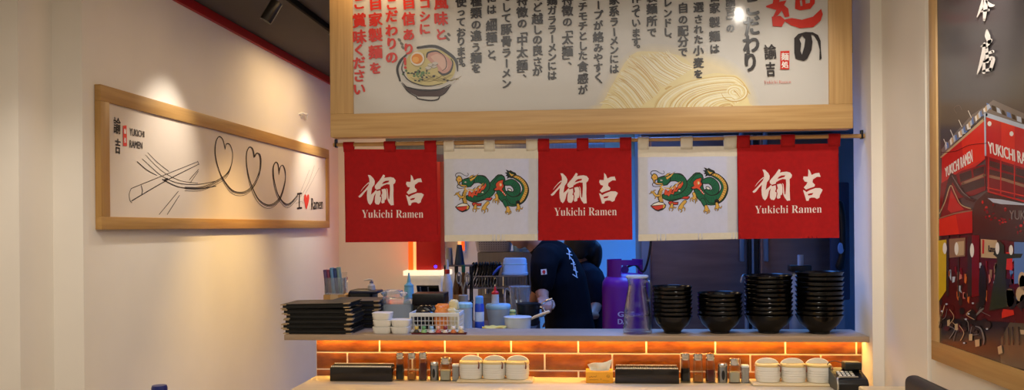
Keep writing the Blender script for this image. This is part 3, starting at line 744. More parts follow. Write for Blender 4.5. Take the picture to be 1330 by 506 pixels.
for pts, w in [([(127, 362), (260, 308), (400, 252)], [.8, .9, .7]), ([(130, 412), (270, 330), (405, 262)], [1.3, 1.2, .8]), ([(127, 362), (119, 385), (122, 410), (130, 420)], .7), ([(168, 350), (173, 370), (170, 388)], .9), ([(400, 250), (405, 264)], .7),
               ([(152, 252), (190, 285), (232, 308)], [1.1, 1.2, .6]), ([(172, 240), (210, 275), (255, 312), (320, 340), (400, 345), (474, 332)], [.5, .7, .7, .9, .9, .9]), ([(195, 215), (235, 255), (282, 292)], [.5, .7, .5]), ([(186, 224), (225, 265), (268, 300), (330, 330), (400, 340)], [.4, .5, .6, .6, .5]),
               ([(256, 325), (320, 355), (400, 364), (474, 352)], [1.6, 1.3, 1.3, 1.2]), ([(262, 328), (275, 322)], 2.2),
               ([(320, 374), (242, 468)], .8), ([(325, 390), (275, 468)], .8), ([(403, 284), (366, 326)], .8), ([(402, 292), (370, 338)], .7)]:
    pr.stroke(a(pts), w, ink, 1)
loop = [(0, 322), (80, 322), (150, 295), (210, 255), (236, 205), (241, 150), (228, 108), (210, 103), (203, 128)]
loop2 = [(203, 128), (192, 82), (172, 66), (155, 98), (153, 160), (170, 230), (200, 290), (245, 340), (300, 345), (345, 310), (374, 250), (382, 195), (377, 158), (362, 150), (350, 170)]
loop3 = [(350, 170), (341, 128), (325, 120), (311, 152), (313, 222), (332, 300), (372, 382), (428, 412), (478, 375), (504, 300), (508, 245), (496, 212), (482, 220), (476, 242)]
loop4 = [(476, 242), (470, 206), (458, 196), (445, 226), (451, 290), (476, 368), (520, 408), (570, 362)]
for j, (dx, dy, s_) in enumerate([(0, 0, 0), (3, 9, 10), (-2, 18, 20), (4, 4, -6)]):
    for L in (loop, loop2, loop3, loop4):
        ymin = 66
        q = [(x+dx*(.5+.5*math.sin(x*.02)), y+(dy if y > 240 else dy*.18)) for x, y in L]
        pr.stroke(b(q), [.55 if j else .8]*len(q), ink, 2+j*.2, 5)
for q in ([(575, 372), (600, 310), (630, 236)], [(585, 372), (625, 300), (655, 214)], [(600, 372), (640, 300), (678, 226)], [(560, 405), (590, 395), (598, 405)]): pr.stroke(b(q), .5, inkp, 1.5)
pr.stroke(b([(579, 356), (578, 428)]), 1.3, ink, 5, 2); pr.stroke(b([(571, 356), (588, 354)]), 2.2, ink, 5, 1); pr.stroke(b([(570, 429), (588, 427)]), 2.2, ink, 5, 1)
pr.poly(b([(615, 376), (611, 360), (604, 362), (602, 384), (607, 412), (614, 434), (622, 410), (628, 380), (626, 360), (619, 362)]), hr, 6, smooth=3)
pr.text('Ramen', tuple(b([(639, 378), (697, 378), (697, 432), (639, 437)])), ink, 5, .15)
pr.glyph('諭', 151.6, 163.5, 21, ink, 5, .22, .0, sx=.42, shear=.25); pr.glyph('吉', 152.6, 190, 19, ink, 5, .35, .0, sx=.36, shear=.2)
pr.poly(a([(92, 105), (107, 103), (109, 188), (93, 188)]), hr, 5)
pr.glyph('麺', 161.7, 170.5, 7, m_seal, 8, .08, sx=.42); pr.glyph('処', 161.9, 182, 7, m_seal, 8, .08, sx=.42)
pr.text('YUKICHI', tuple(a([(120, 113), (180, 128), (180, 152), (120, 145)])), ink, 5, .12)
pr.text('RAMEN', tuple(a([(120, 163), (172, 172), (172, 200), (120, 194)])), ink, 5, .12)
pr.build('line_drawing', t)
# small hook on the wall above the picture
c = PXX(391, 151, XW)
t = thing('wall_hook', 'tiny pale bent wire hook on the cream wall above the long picture', 'hook', c)
mb = MB(); mb.tube([(0, -.05, .01), (.02, -.03, .02), (.03, .0, .012), (.025, .05, .022), (.015, .07, -.012)], .007, 8, 5, round_=True)
mb.build('hook', m_white, t)
mb = MB(); mb.lathe([(.014, 0), (.014, .006), (.008, .01)], 14, X=Matrix.Rotation(PI/2, 4, 'Y')); mb.build('plate', m_white, t)

# ================================================================ poster on the near side wall
XQ = xr3-.018
pq = lambda u, v: PXX(u, v, XQ)
yf, yi = pq(1210.5, 290).y, pq(1219.6, 290).y
zo = pq(1209.5, 465).z; zi_ = pq(1219.5, 444).z
yn_ = pq(1418, 290).y; ztp = 2.45
t = thing('framed_poster', 'tall oak-framed night photograph of a red ramen house on the near side wall', 'poster', (xr3, (yf+yn_)/2, zo))
fw = yf-yi
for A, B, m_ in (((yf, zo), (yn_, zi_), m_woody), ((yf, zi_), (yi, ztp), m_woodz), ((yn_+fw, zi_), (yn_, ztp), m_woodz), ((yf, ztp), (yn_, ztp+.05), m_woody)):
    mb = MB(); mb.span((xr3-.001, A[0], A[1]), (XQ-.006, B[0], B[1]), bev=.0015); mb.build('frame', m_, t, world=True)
m_post = M('poster_night_sky', (84, 78, 80), .16, var=.04, vscale=3)
mb = MB(); mb.span((xr3-.002, yi+.001, zi_-.001), (XQ, yn_+fw-.001, ztp+.001)); mb.build('print_sheet', m_post, t, world=True)
pr = Print(pq, (-1, 0, 0), step=.0002)
K = lambda n, c: paint('poster_'+n, c, .2)
k_red, k_red2, k_red3, k_bl, k_bl2 = K('red', (196, 44, 40)), K('red_dark', (122, 26, 30)), K('red_bright', (222, 54, 38)), K('black', (44, 36, 36)), K('brown_black', (66, 46, 42))
k_w, k_cr, k_blue, k_lb = K('white', (240, 232, 226)), K('cream', (198, 168, 130)), K('blue', (96, 128, 190)), K('pale_blue', (186, 196, 214))
k_yel, k_or, k_gn, k_ol, k_gr, k_tan, k_pk, k_dr = K('yellow', (214, 176, 40)), K('orange', (214, 110, 56)), K('leaf_dark', (52, 56, 40)), K('ground_olive', (92, 78, 62)), K('grey', (120, 112, 110)), K('tan', (150, 112, 88)), K('pink', (206, 120, 110)), K('maroon', (92, 30, 30))
p5 = lambda pts: Z(.2174, (1210, 110), pts); p6 = lambda pts: Z(.2174, (1210, 200), pts); p7 = lambda pts: Z(.2174, (1210, 290), pts); p8 = lambda pts: Z(.2294, (1210, 390), pts)
pr.poly([(1219.6, 290), (1420, 330), (1420, 500), (1330, 486), (1219.6, 444.5)], k_bl, 0)                     # street
pr.poly([(1300, 440), (1322, 400), (1420, 400), (1420, 500), (1300, 472)], k_ol, 1)
pr.poly(p5([(60, 385), (140, 290), (240, 180), (320, 130), (370, 90), (552, 170), (900, 310), (900, 380), (552, 260), (320, 165), (65, 425)]), k_gr, 1)
for k in range(26):
    x = 80+k*10; y = 360-k*9.4; pr.poly(p5([(x, y), (x+rnd.uniform(8, 22), y-rnd.uniform(10, 24)), (x+26, y+rnd.uniform(0, 30)), (x+6, y+30)]), (k_lb, k_blue, k_gr, k_w, k_cr)[k % 5], 2+k*.02)
for k in range(18):
    x = 330+k*30; y = 108+k*13; pr.poly(p5([(x, y), (x+rnd.uniform(16, 34), y+8), (x+30, y+40), (x+4, y+30)]), (k_blue, k_bl, k_lb, k_bl)[k % 4], 2+k*.02)
for x, y in ((75, 325), (115, 270), (165, 210), (222, 155)): pr.stroke(p5([(x, y), (x+18, y+40)]), .9, k_w, 4, 1)
pr.stroke(p5([(150, 170), (135, 140), (165, 122), (182, 150)]), .6, k_gr, 1)
pr.poly(p5([(65, 425), (318, 195), (322, 445), (250, 500), (62, 600)]), k_red, 5); pr.poly(p5([(330, 190), (900, 335), (900, 590), (330, 440)]), k_red, 5)
pr.poly(p5([(420, 215), (500, 235), (500, 478), (420, 460)]), k_red3, 5.3); pr.poly(p5([(180, 322), (318, 196), (322, 440), (200, 500)]), k_red3, 5.3)
pr.stroke(p5([(60, 432), (190, 318), (318, 205)]), [2, 2.6, 3.4], k_cr, 6, 1); pr.stroke(p5([(326, 178), (552, 250), (900, 345)]), 5.5, k_lb, 6, 1); pr.stroke(p5([(322, 165), (326, 420)]), 2.2, k_lb, 7, 1)
for c in ((350, 232), (482, 292)): pr.ell(p5([c])[0], 2.6, 3.2, k_w, 7)
pr.stroke(p5([(60, 405), (150, 395), (230, 360), (340, 348)]), .6, k_bl, 8)
pr.text('YUKICHI RAMEN', ((1228.3, 218), (1263.3, 193.8), (1264.3, 210), (1229, 230)), k_w, 9, .25)
pr.text('YUKICHI RAMEN', ((1284.2, 183.5), (1351, 204), (1352, 220), (1285.2, 198.5)), k_w, 9, .35)
pr.poly(p6([(60, 175), (180, 100), (322, 60), (328, 215), (260, 245), (180, 260), (50, 330)]), k_red2, 6.5); pr.poly(p6([(325, 10), (900, 190), (900, 380), (552, 262), (335, 222)]), k_red2, 6.5)
for q in ([(170, 118), (240, 95), (245, 140), (175, 168)], [(252, 92), (318, 70), (318, 112), (256, 135)], [(178, 185), (320, 140), (322, 190), (190, 235)]): pr.poly(p6(q), k_bl, 7)
for q in ([(350, 38), (412, 55), (412, 92), (350, 72)], [(424, 58), (496, 78), (496, 115), (424, 95)], [(508, 82), (600, 105), (600, 150), (508, 120)], [(350, 90), (900, 230), (900, 265), (350, 120)]): pr.poly(p6(q), k_bl2, 7)
pr.stroke(p6([(350, 132), (440, 152), (552, 188), (800, 255)]), 3.5, k_tan, 8, 1); pr.stroke(p6([(190, 175), (320, 125)]), 3.5, k_tan, 8, 1)
pr.stroke(p6([(345, 225), (560, 282), (900, 370)]), 2.5, k_red, 8, 1); pr.stroke(p6([(338, 200), (560, 250)]), 1.2, k_red3, 8, 1)
for x in (345, 418, 500): pr.stroke(p6([(x, 20+(x-345)*.26), (x, 225+(x-345)*.26)]), 1.5, k_red, 8.4, 1)
pr.poly(p6([(330, 225), (552, 285), (900, 380), (900, 560), (552, 520), (250, 500), (250, 330), (270, 280)]), k_bl2, 8)
pr.poly(p6([(340, 262), (420, 270), (560, 295), (900, 380), (560, 305), (420, 298), (372, 288)]), k_lb, 9)
for k in range(60):
    x = rnd.uniform(310, 760); y = 330+(x-310)*.42+rnd.gauss(10, 26); pr.ell(p6([(x, y)])[0], rnd.uniform(1, 2.2), rnd.uniform(1, 2.4), (k_red2, k_red, k_red2, k_bl)[k % 4], 9+k*.01, 8)
pr.text('YUKI', tuple(p6([(470, 335), (575, 335), (575, 395), (470, 388)])), k_gr, 10, .2)
pr.poly(p6([(50, 400), (70, 330), (112, 195), (125, 190), (160, 260), (190, 310), (245, 330), (248, 340), (50, 385)]), k_red2, 9); pr.poly(p6([(100, 330), (120, 215), (160, 290), (200, 330), (120, 350)]), k_red, 9.3)
pr.poly(p6([(105, 145), (120, 112), (150, 125), (160, 165), (200, 225), (240, 262), (275, 272), (255, 285), (210, 270), (165, 225), (130, 165), (118, 195), (80, 290), (56, 345)]), k_bl, 10); pr.stroke(p6([(128, 128), (150, 165), (190, 225), (235, 262)]), 1.0, k_gr, 11)
pr.stroke(p6([(52, 355), (85, 285), (118, 188), (145, 235), (180, 300), (238, 325)]), [1, 1.2, 1.3, 1, 1, 1.6], k_cr, 11)
pr.poly(p6([(50, 388), (248, 332), (250, 470), (50, 488)]), k_red3, 11); pr.poly(p6([(150, 358), (248, 332), (250, 470), (170, 478)]), k_red, 11.3); pr.stroke(p6([(50, 384), (140, 355), (248, 336)]), 1.6, k_tan, 11.5, 2)
# ground floor
pr.poly(p7([(46, 95), (250, 62), (320, 82), (900, 170), (900, 620), (44, 560)]), k_dr, 4)
pr.poly(p7([(44, 102), (94, 96), (92, 400), (44, 470)]), k_yel, 12); pr.poly(p7([(110, 92), (208, 84), (206, 195), (112, 205)]), k_tan, 12); pr.poly(p7([(150, 110), (200, 104), (198, 188), (152, 192)]), k_cr, 12.4)
pr.poly(p7([(300, 92), (398, 100), (396, 208), (302, 202)]), k_cr, 12); pr.poly(p7([(310, 96), (322, 97), (320, 180), (308, 180)]), k_red, 12.4)
for x, w, c_ in ((220, 26, k_maroon if False else k_bl2), (94, 14, k_bl2), (246, 44, k_red2), (160, 10, k_bl2)): pr.poly(p7([(x, 70), (x+w, 70), (x+w, 430), (x, 440)]), c_, 11.8)
for k in range(36):
    x, y = rnd.uniform(100, 400), rnd.uniform(215, 420); pr.poly(p7([(x, y), (x+rnd.uniform(8, 22), y), (x+rnd.uniform(8, 20), y+rnd.uniform(20, 70)), (x, y+rnd.uniform(20, 60))]), (k_tan, k_red2, k_or, k_bl2, k_lb, k_pk)[k % 6], 11.5)
for k in range(30):
    x, y = rnd.uniform(440, 800), rnd.uniform(120, 460); pr.poly(p7([(x, y), (x+rnd.uniform(14, 40), y), (x+rnd.uniform(10, 40), y+rnd.uniform(20, 80)), (x, y+rnd.uniform(20, 70))]), (k_blue, k_red2, k_or, k_bl2, k_tan, k_bl, k_red)[k % 7], 11.5)
pr.text('Ramen', tuple(p7([(346, 130), (390, 132), (388, 172), (346, 170)])), k_bl, 13, .2); pr.poly(p7([(452, 170), (490, 175), (490, 280), (452, 275)]), k_red3, 12.5); pr.poly(p7([(500, 110), (800, 120), (800, 330), (500, 360)]), k_blue, 11.7)
for x, y, h in ((85, 148, 34), (155, 150, 38), (248, 160, 42), (400, 148, 36), (482, 158, 30)): pr.ell(p7([(x, y)])[0], 12*.2174, h*.2174, k_w, 13.5)
pr.poly(p7([(300, 250), (316, 248), (332, 300), (334, 430), (318, 500), (290, 500), (288, 380), (292, 290)]), k_bl, 13); pr.poly(p7([(375, 185), (410, 100), (440, 130), (440, 180), (552, 180), (540, 205), (456, 210), (448, 330), (460, 500), (350, 520), (372, 380), (395, 260), (400, 205)]), k_gn, 13)
for k in range(16):
    x, y = rnd.uniform(470, 800), rnd.uniform(330, 480); pr.ell(p7([(x, y)])[0], rnd.uniform(4, 7), rnd.uniform(6, 12), (k_bl, k_tan, k_bl2, k_cr, k_gn)[k % 5], 12.8, 12)
pr.poly(p8([(404, 70), (412, 48), (470, 54), (474, 80), (440, 90), (404, 100)]), k_red3, 13)
for k in range(46):
    x, y = rnd.uniform(50, 330), rnd.uniform(0, 190); q = p8([(x, y), (x+rnd.uniform(-30, 30), y+rnd.uniform(20, 70)), (x+rnd.uniform(-40, 40), y+rnd.uniform(40, 100))])
    if k % 4 == 0: pr.stroke(q, rnd.uniform(.5, 1.2), (k_gr, k_cr)[k % 8 == 0], 13)
    else: pr.ell(q[0], rnd.uniform(1.5, 4.5), rnd.uniform(2, 6), (k_bl, k_bl2, k_bl, k_dr)[k % 4], 12.9+k*.002, 10)
for x, y in ((64, 60), (200, 105), (190, 240), (240, 15), (90, 20), (320, 160), (215, 75)): pr.ell(p8([(x, y)])[0], 1.5, 1.2, k_lb, 13.5, 8)
pr.stroke(p8([(255, 145), (285, 160), (302, 215), (298, 250)]), [1, 2, 2, .8], k_gr, 13.4); pr.stroke(p8([(262, 80), (280, 60), (300, 45)]), [2, 3, 2], k_gr, 13.4)
for q in ([(94, 112), (110, 106), (108, 142), (95, 144)], [(138, 132), (155, 130), (153, 168), (137, 166)], [(218, 190), (238, 188), (236, 226), (218, 226)], [(252, 222), (278, 218), (278, 258), (254, 262)], [(380, 262), (402, 252), (410, 296), (386, 304)], [(508, 165), (560, 168), (560, 196), (512, 190)]): pr.poly(p8(q), k_pk if False else k_cr, 14)
for x in (410, 440, 466, 500): pr.stroke(p8([(x, 150), (x+4, 250)]), 1.2, k_bl, 13.5, 1)
pr.map = lambda x, y: (1080+x*.2569, y*.2569)
for pts, w_ in [([(785, -60), (786, 30), (780, 100)], [16, 24, 12]), ([(778, -20), (765, 35), (744, 86)], [10, 16, 4]), ([(790, 5), (812, 26), (832, 26)], [10, 20, 5]), ([(765, 58), (802, 50)], [8, 12]),
                ([(794, 152), (797, 180), (806, 212)], [8, 28, 20]), ([(766, 234), (795, 224), (816, 202)], [8, 18, 12]), ([(782, 222), (772, 290), (745, 373)], [16, 22, 5]), ([(793, 238), (795, 308)], [12, 22]), ([(790, 272), (824, 260)], [10, 16]),
                ([(780, 308), (778, 364)], [12, 18]), ([(780, 312), (824, 294), (812, 352)], [10, 22, 14]), ([(778, 358), (812, 350)], [10, 18])]: pr.stroke(pts, w_, k_w, 20)
pr.map = None
pr.build('night_photograph', t)
# ================================================================ things on the serving shelf
def on_shelf(u, Y): return V((PY(u, 430, Y).x, Y, ZS))
# ---- stacks of ramen bowls
def bowl_proto(name, R, H, label):
    t = thing(name, label, 'bowl', (0, 0, 0))
    rf = R*.42
    prof = [(.001, .004), (rf*.86, .004), (rf*.9, 0), (rf, 0), (rf*1.02, .009), (rf*1.14, .0145), (R*.64, .0265), (R*.80, H*.53), (R*.925, H*.80), (R*.975, H*.93), (R, H*.985), (R*.992, H), (R*.975, H*.985),
            (R*.945, H*.90), (R*.895, H*.78), (R*.765, H*.52), (R*.61, .030), (R*.49, .0165), (R*.3, .012), (.001, .0115)]
    mb = MB(); mb.lathe(prof, 48); o = mb.build('bowl_body', m_blackgl, t)
    mb = MB(); mb.lathe([(rf*1.0, .002), (rf*1.015, .004), (rf*1.015, .009), (rf*1.0, .011)], 40); mb.build('foot_ring', m_black, t)
    return t
STK = [  # u centre, rim px, top v, count, Y, where
 (873.5, 51, 369.5, 8, 3.80, 'smallest-bowl stack by the pitcher'),
 (935, 57, 378, 6, 3.81, 'lowest stack, second from the pitcher'),
 (998.5, 60, 355, 10, 3.82, 'tall stack, second from the pillar'),
 (1064.5, 59, 351, 10, 3.81, 'tallest stack, nearest the pillar')]
for k, (u, w_, vt, n, Y, where) in enumerate(STK):
    R = mp(w_, Y)/2; H = .078 if k else .074
    base = on_shelf(u, Y)
    top = PY(u, vt+1.5, Y).z; step = (top-ZS-H)/(n-1)
    proto = None
    for i in range(n):
        rank = n-1-i
        nm = 'lowest' if i == 0 else (ORD[rank] if rank == 0 else ORD[rank]+' from the top')
        lab = f'black ramen bowl, {nm} in the {where}'
        jx = rnd.uniform(-.0012, .0012) if i else 0
        tilt = rnd.uniform(-.014, .014) if k and i else 0
        loc = (base.x+jx, base.y+rnd.uniform(-.001, .001), base.z+i*step)
        if proto is None: proto = bowl_proto('ramen_bowl', R, H, lab); proto['group'] = 'ramen bowls stacked on the shelf'; proto.location = loc
        else: dup(proto, loc, label=lab, rot=(rnd.uniform(-.006, .006), tilt, rnd.uniform(0, 6)))
# ---- glass pitcher
p = on_shelf(828, 3.79); s_ = mp(1, 3.79)
t = thing('glass_pitcher', 'clear glass water pitcher with a plastic lid standing beside the bowl stacks', 'pitcher', p)
prof = [(17.6, 0), (18.6, 2), (18.4, 9), (17.4, 12), (17.9, 15), (17.6, 21), (16.6, 24), (17, 27), (16, 34), (13.2, 50), (11.4, 60), (11.2, 64), (13.2, 71)]
inn = [(12.4, 71), (10.5, 64), (10.6, 60), (12.4, 50), (15.2, 34), (16.2, 27), (15.8, 24), (16.8, 21), (17.1, 15), (16.6, 12), (17.5, 8), (16.6, 4), (.1, 3.4)]
mb = MB(); mb.lathe([(.05*s_, 0)]+[(r*s_, z*s_) for r, z in prof+inn], 40); mb.build('glass_body', m_thin, t)
mb = MB(); mb.lathe([(.001, 70.4*s_), (12.2*s_, 70.4*s_), (14.4*s_, 71.3*s_), (14.6*s_, 73*s_), (13*s_, 74.5*s_), (.001, 75*s_)], 36); mb.build('lid', M('frosted_lid', (214, 218, 220), .25, trans=.55, ior=1.2), t)
mb = MB(); mb.lathe([(17*s_, 22.6*s_), (17.4*s_, 23.2*s_), (17.2*s_, 24.4*s_), (16.8*s_, 25*s_)], 40); mb.build('ring_band', m_thin, t)
mb = MB(); mb.tube([(11*s_, -.012, 66*s_), (16*s_, -.02, 66*s_), (17.4*s_, -.022, 60*s_), (17*s_, -.022, 50*s_), (15*s_, -.018, 43*s_), (13.4*s_, -.012, 42*s_)], .0045, 10, 5, round_=True); mb.build('handle', m_thin, t)

# ---- menu books
m_mblack = M('black_leatherette', (8, 8, 8), .38, spec=.3, bump=.1, bscale=300, var=.2); m_mnavy = M('navy_leatherette', (20, 26, 44), .45, bump=.1, bscale=300, var=.2)
m_bronze = M('bronze_corner', (186, 160, 124), .4, .35); m_page = paint('page_edges', (26, 24, 22), .7)
def menu_proto(lab, cov, L=.300, D=.215, T=.0205):
    t = thing('menu_book', lab, 'menu', (0, 0, 0), 0, 'closed menu books stacked on the shelf')
    for z in (0, T-.004):
        mb = MB(); mb.sheet
        n = 12
        rings = []
        for i in range(n+1):
            x = -L/2+L*i/n; q = (i/n-.5)
            zz = z+.0003*math.sin(i/n*PI*2) + (.0008*q*q if z else 0)
            rings.append([(x, -D/2, zz), (x, D/2, zz), (x, D/2, zz+.004), (x, -D/2, zz+.004)])
        mb.loft(rings); mb.build('cover', cov, t)
    mb = MB(); mb.span((-L/2+.006, -D/2+.005, .0045), (L/2-.006, D/2-.004, T-.0045)); mb.build('pages', m_page, t)
    for sx in (-1, 1):
        for z in (0, T-.004):
            mb = MB()
            x, y = sx*L/2, -D/2
            mb.prism([(x+sx*.002, y-.002, z-.0013+.001), (x+sx*.002, y+.024, z-.0013+.001), (x-sx*.024, y-.002, z-.0013+.001)], (0, 0, .0045))
            mb.build('corner_guard', m_bronze, t)
    return t
b0 = on_shelf(421, 3.83)
n = 6; step = .0212
WH = 'in the black stack at the shelf end'
zc_ = ZS+.001
for i in range(n):
    rank = n-1-i; lab = f'black menu book, {"topmost" if rank == 0 else "lowest" if i == 0 else ORD[rank]+" from the top"} {WH}'
    loc = (b0.x+rnd.uniform(-.008, .008)-(.006 if i == n-1 else 0), 3.83+rnd.uniform(-.005, .005), zc_+i*step+(.0035 if i == n-1 else 0)); rz = rnd.uniform(-.03, .03)
    if i == 0: mp0 = menu_proto(lab, m_mblack); mp0.location = loc; mp0.rotation_euler = (0, 0, rz)
    else: dup(mp0, loc, label=lab, rot=(0, -.0 if i < n-1 else -.02, rz))
m1 = None
b1 = on_shelf(462, 3.985)
# ---- second stack, navy, at the back of the shelf (stands on the worktop level with the shelf)
# (built in e_kitchen because it stands on the worktop)

# ---- white ramekins
def ramekin(lab):
    t = thing('white_dipping_dish', lab, 'dish', (0, 0, 0), 0, 'stacked white dishes beside the basket')
    a = mp(24.6, 3.78)/2; h = mp(9, 3.78)
    mb = MB(); mb.lathe([(.001, .0), (a*.82, 0), (a*.88, .001), (a*.97, h*.5), (a, h*.93), (a*.985, h), (a*.95, h*.97), (a*.9, h*.55), (a*.8, h*.2), (.001, h*.18)], 48, sq=5); mb.build('dish_body', paint('white_melamine', (228, 224, 214), .35), t)
    mb = MB(); mb.lathe([(a*1.0, h*.8), (a*1.02, h*.84), (a*1.02, h*.93), (a*1.0, h*.97)], 48, sq=5); mb.build('rim', paint('white_melamine', (228, 224, 214), .35), t)
    return t, h
rk = None
for u, n, wh in ((497.5, 3, 'the taller white stack beside the black menus'), (521.5, 2, 'the shorter white stack beside the white basket')):
    b_ = on_shelf(u, 3.775)
    for i in range(n):
        nm = 'topmost' if i == n-1 else 'lowest' if i == 0 else 'middle one'
        lab = f'square white dish, {nm} of {wh}'
        if rk is None: rk, hh = ramekin(lab); rk.location = b_
        else: dup(rk, (b_.x+rnd.uniform(-.002, .002), b_.y, b_.z+i*(hh*1.005)), label=lab, rz=rnd.uniform(-.05, .05))
# ---- white basket
p0 = on_shelf(533, 3.80); w_ = mp(64, 3.80); x0 = p0.x; h = mp(25.5, 3.80); d = .13
t = thing('white_basket', 'white plastic lattice basket holding packets on the serving shelf', 'basket', (x0+w_/2, 3.80+d/2, ZS))
m_bask = paint('basket_white', (222, 222, 218), .4)
def lattice(mb, a, b, z0, z1, nx_, nz_, tk=.0022):
    a, b = V(a), V(b)
    for i in range(nx_+1):
        p = a.lerp(b, i/nx_); mb.box((p.x, p.y, (z0+z1)/2), (tk, tk, z1-z0))
    for j in range(nz_+1):
        z = z0+(z1-z0)*j/nz_; c = (a+b)/2; mb.box((c.x, c.y, z), (abs(b.x-a.x)+tk, abs(b.y-a.y)+tk, tk))
wv, hv, dv = w_/2, h, d/2
for nm, a, b, n in (('side_lattice', (-wv, -dv), (wv, -dv), 13), ('side_lattice', (-wv, dv), (wv, dv), 13), ('side_lattice', (-wv, -dv), (-wv, dv), 7), ('side_lattice', (wv, -dv), (wv, dv), 7)):
    mb = MB(); lattice(mb, (*a, 0), (*b, 0), .012, hv-.016, n, 3); mb.build(nm, m_bask, t)
mb = MB(); mb.span((-wv-.002, -dv-.002, 0), (wv+.002, dv+.002, .006), bev=.002); mb.build('base', m_bask, t)
mb = MB()
for a, b in (((-wv-.004, -dv-.004), (wv+.004, -dv+.002)), ((-wv-.004, dv-.002), (wv+.004, dv+.004)), ((-wv-.004, -dv), (-wv+.002, dv)), ((wv-.002, -dv), (wv+.004, dv))): mb.span((*a, hv-.017), (*b, hv), bev=.0015)
for sx in (-1, 1):
    for sy in (-1, 1): mb.span((sx*wv-.004, sy*dv-.004, 0), (sx*wv+.004, sy*dv+.004, hv-.016), bev=.0015)
mb.build('rim', m_bask, t)
zin = ZS+.0065
xl_, xr_ = p0.x, p0.x+w_
def crumple(mb, c, size, seed, amp=.16, seg=20):
    r = random.Random(seed); t = bmesh.new(); bmesh.ops.create_uvsphere(t, u_segments=seg, v_segments=seg//2+2, radius=1)
    ph = [(V((r.gauss(0, 1), r.gauss(0, 1), r.gauss(0, 1)))*2.6, r.uniform(0, 6)) for _ in range(6)]
    for v in t.verts:
        k = 1+amp*sum(abs(math.sin(v.co.dot(a)+p))-.6 for a, p in ph)/2
        x, y, z = v.co*k
        f = lambda q: math.copysign(abs(q)**.75, q)
        v.co = V((f(x)*size[0], f(y)*size[1], max(f(z), -.8)*size[2]))
    mb._merge(t, Matrix.Translation(V(c)))
    return mb
m_bag = M('black_bag_film', (20, 20, 24), .15, bump=.5, bscale=60)
t = thing('black_bag', 'crumpled shiny black bag of packets in the white basket', 'bag', (x0+w_*.28, 3.873, zin))
mb = MB(); crumple(mb, (0, 0, .044), (.052, .042, .052), 3, .3, 28); mb.build('bag_film', m_bag, t)
mb = MB(); crumple(mb, (.006, -.004, .092), (.016, .012, .012), 9, .4); mb.build('bag_knot', m_bag, t)
m_orng = M('orange_packet', (236, 142, 62), .4, bump=.4, bscale=50); m_cream = M('cream_packet', (226, 212, 160), .4, bump=.4, bscale=50)
for k, (fx, fy, fz, sz, m_, lab) in enumerate([(.62, .0, .0, (.030, .024, .058), m_orng, 'orange sachet standing upright against the basket front'), (.60, .06, .062, (.036, .028, .028), m_orng, 'crumpled orange sachet lying on top in the basket'),
        (.82, .045, .0, (.030, .030, .052), m_cream, 'cream sachet standing at the basket end'), (.84, .06, .088, (.022, .020, .024), m_cream, 'pale yellow sachet on top of the cream packets in the basket')]):
    t = thing('sauce_sachet', lab, 'sachet', (x0+w_*fx, 3.835+fy*.9, zin+fz*.95), 0, 'sachets in the white basket')
    mb = MB(); crumple(mb, (0, 0, sz[2]*.8), sz, 20+k, .22); mb.build('sachet_film', m_, t)
    mb = MB(); mb.box((0, 0, sz[2]*1.72), (sz[0]*1.3, .002, .008), bev=.0006); mb.build('sealed_edge', m_, t)
# ---- little figures on a strip
fp = on_shelf(571, 3.745); w_ = mp(72, 3.745)
t = thing('figure_tray', 'narrow maroon strip tray with tiny figures along the shelf edge', 'tray', (fp.x, 3.735, ZS))
m_mar = paint('maroon_lacquer', (92, 26, 30), .3)
mb = MB(); mb.span((-w_/2, -.013, 0), (w_/2, .013, .0045), bev=.0015); mb.build('tray_base', m_mar, t)
mb = MB(); mb.span((-w_/2, -.013, .004), (w_/2, -.0115, .007)); mb.span((-w_/2, .0115, .004), (w_/2, .013, .007)); mb.build('tray_rim', m_mar, t)
FIG = [(541, (206, 178, 90), (60, 52, 40), 'tiny yellow figure with a dark base, at the tray end by the white dishes'), (550.5, (94, 150, 96), (150, 190, 120), 'tiny green figure on the maroon strip'), (560.5, (150, 190, 214), (220, 226, 230), 'tiny pale blue figure on the maroon strip'),
       (569.5, (224, 170, 140), (196, 90, 80), 'tiny peach and pink figure in the middle of the strip'), (578.5, (130, 40, 44), (226, 210, 196), 'tiny dark red and white figure on the strip'), (589, (236, 226, 214), (216, 120, 60), 'tiny white figure with an orange body on the strip'), (599, (238, 230, 216), (214, 170, 110), 'tiny white and tan figure at the tray end by the plate')]
for u, c1, c2, lab in FIG:
    q = on_shelf(u, 3.735); q.z = ZS+.0047
    t = thing('tiny_figure', lab, 'figurine', q, 0, 'row of tiny figures')
    k = mp(1, 3.735)
    ca = paint('figure_%d_%d_%d' % c1, c1, .35); cb = paint('figure_%d_%d_%d' % c2, c2, .35)
    mb = MB(); mb.lathe([(.001, 0), (3.6*k, 0), (3.9*k, 1.2*k), (3.2*k, 3.2*k), (2.0*k, 4.6*k), (.001, 4.8*k)], 18); mb.build('figure_body', cb, t)
    mb = MB(); mb.ball((0, 0, 6.4*k), (2.8*k, 2.6*k, 2.6*k), 14, 10); mb.build('figure_head', ca, t)
    mb = MB(); mb.ball((-2.0*k, 0, 8.5*k), (.8*k, .6*k, 1.0*k), 8, 6); mb.build('ear', ca, t)
    mb = MB(); mb.ball((2.0*k, 0, 8.5*k), (.8*k, .6*k, 1.0*k), 8, 6); mb.build('ear', ca, t)
    mb = MB(); mb.ball((3.2*k, -.5*k, 3.0*k), (.9*k, .9*k, 1.5*k), 8, 6, Matrix.Rotation(.6, 4, 'Y')); mb.build('arm', ca, t)

# ================================================================ things on the dining counter
def on_counter(u, Y): return V((PY(u, 480, Y).x, Y, ZC))
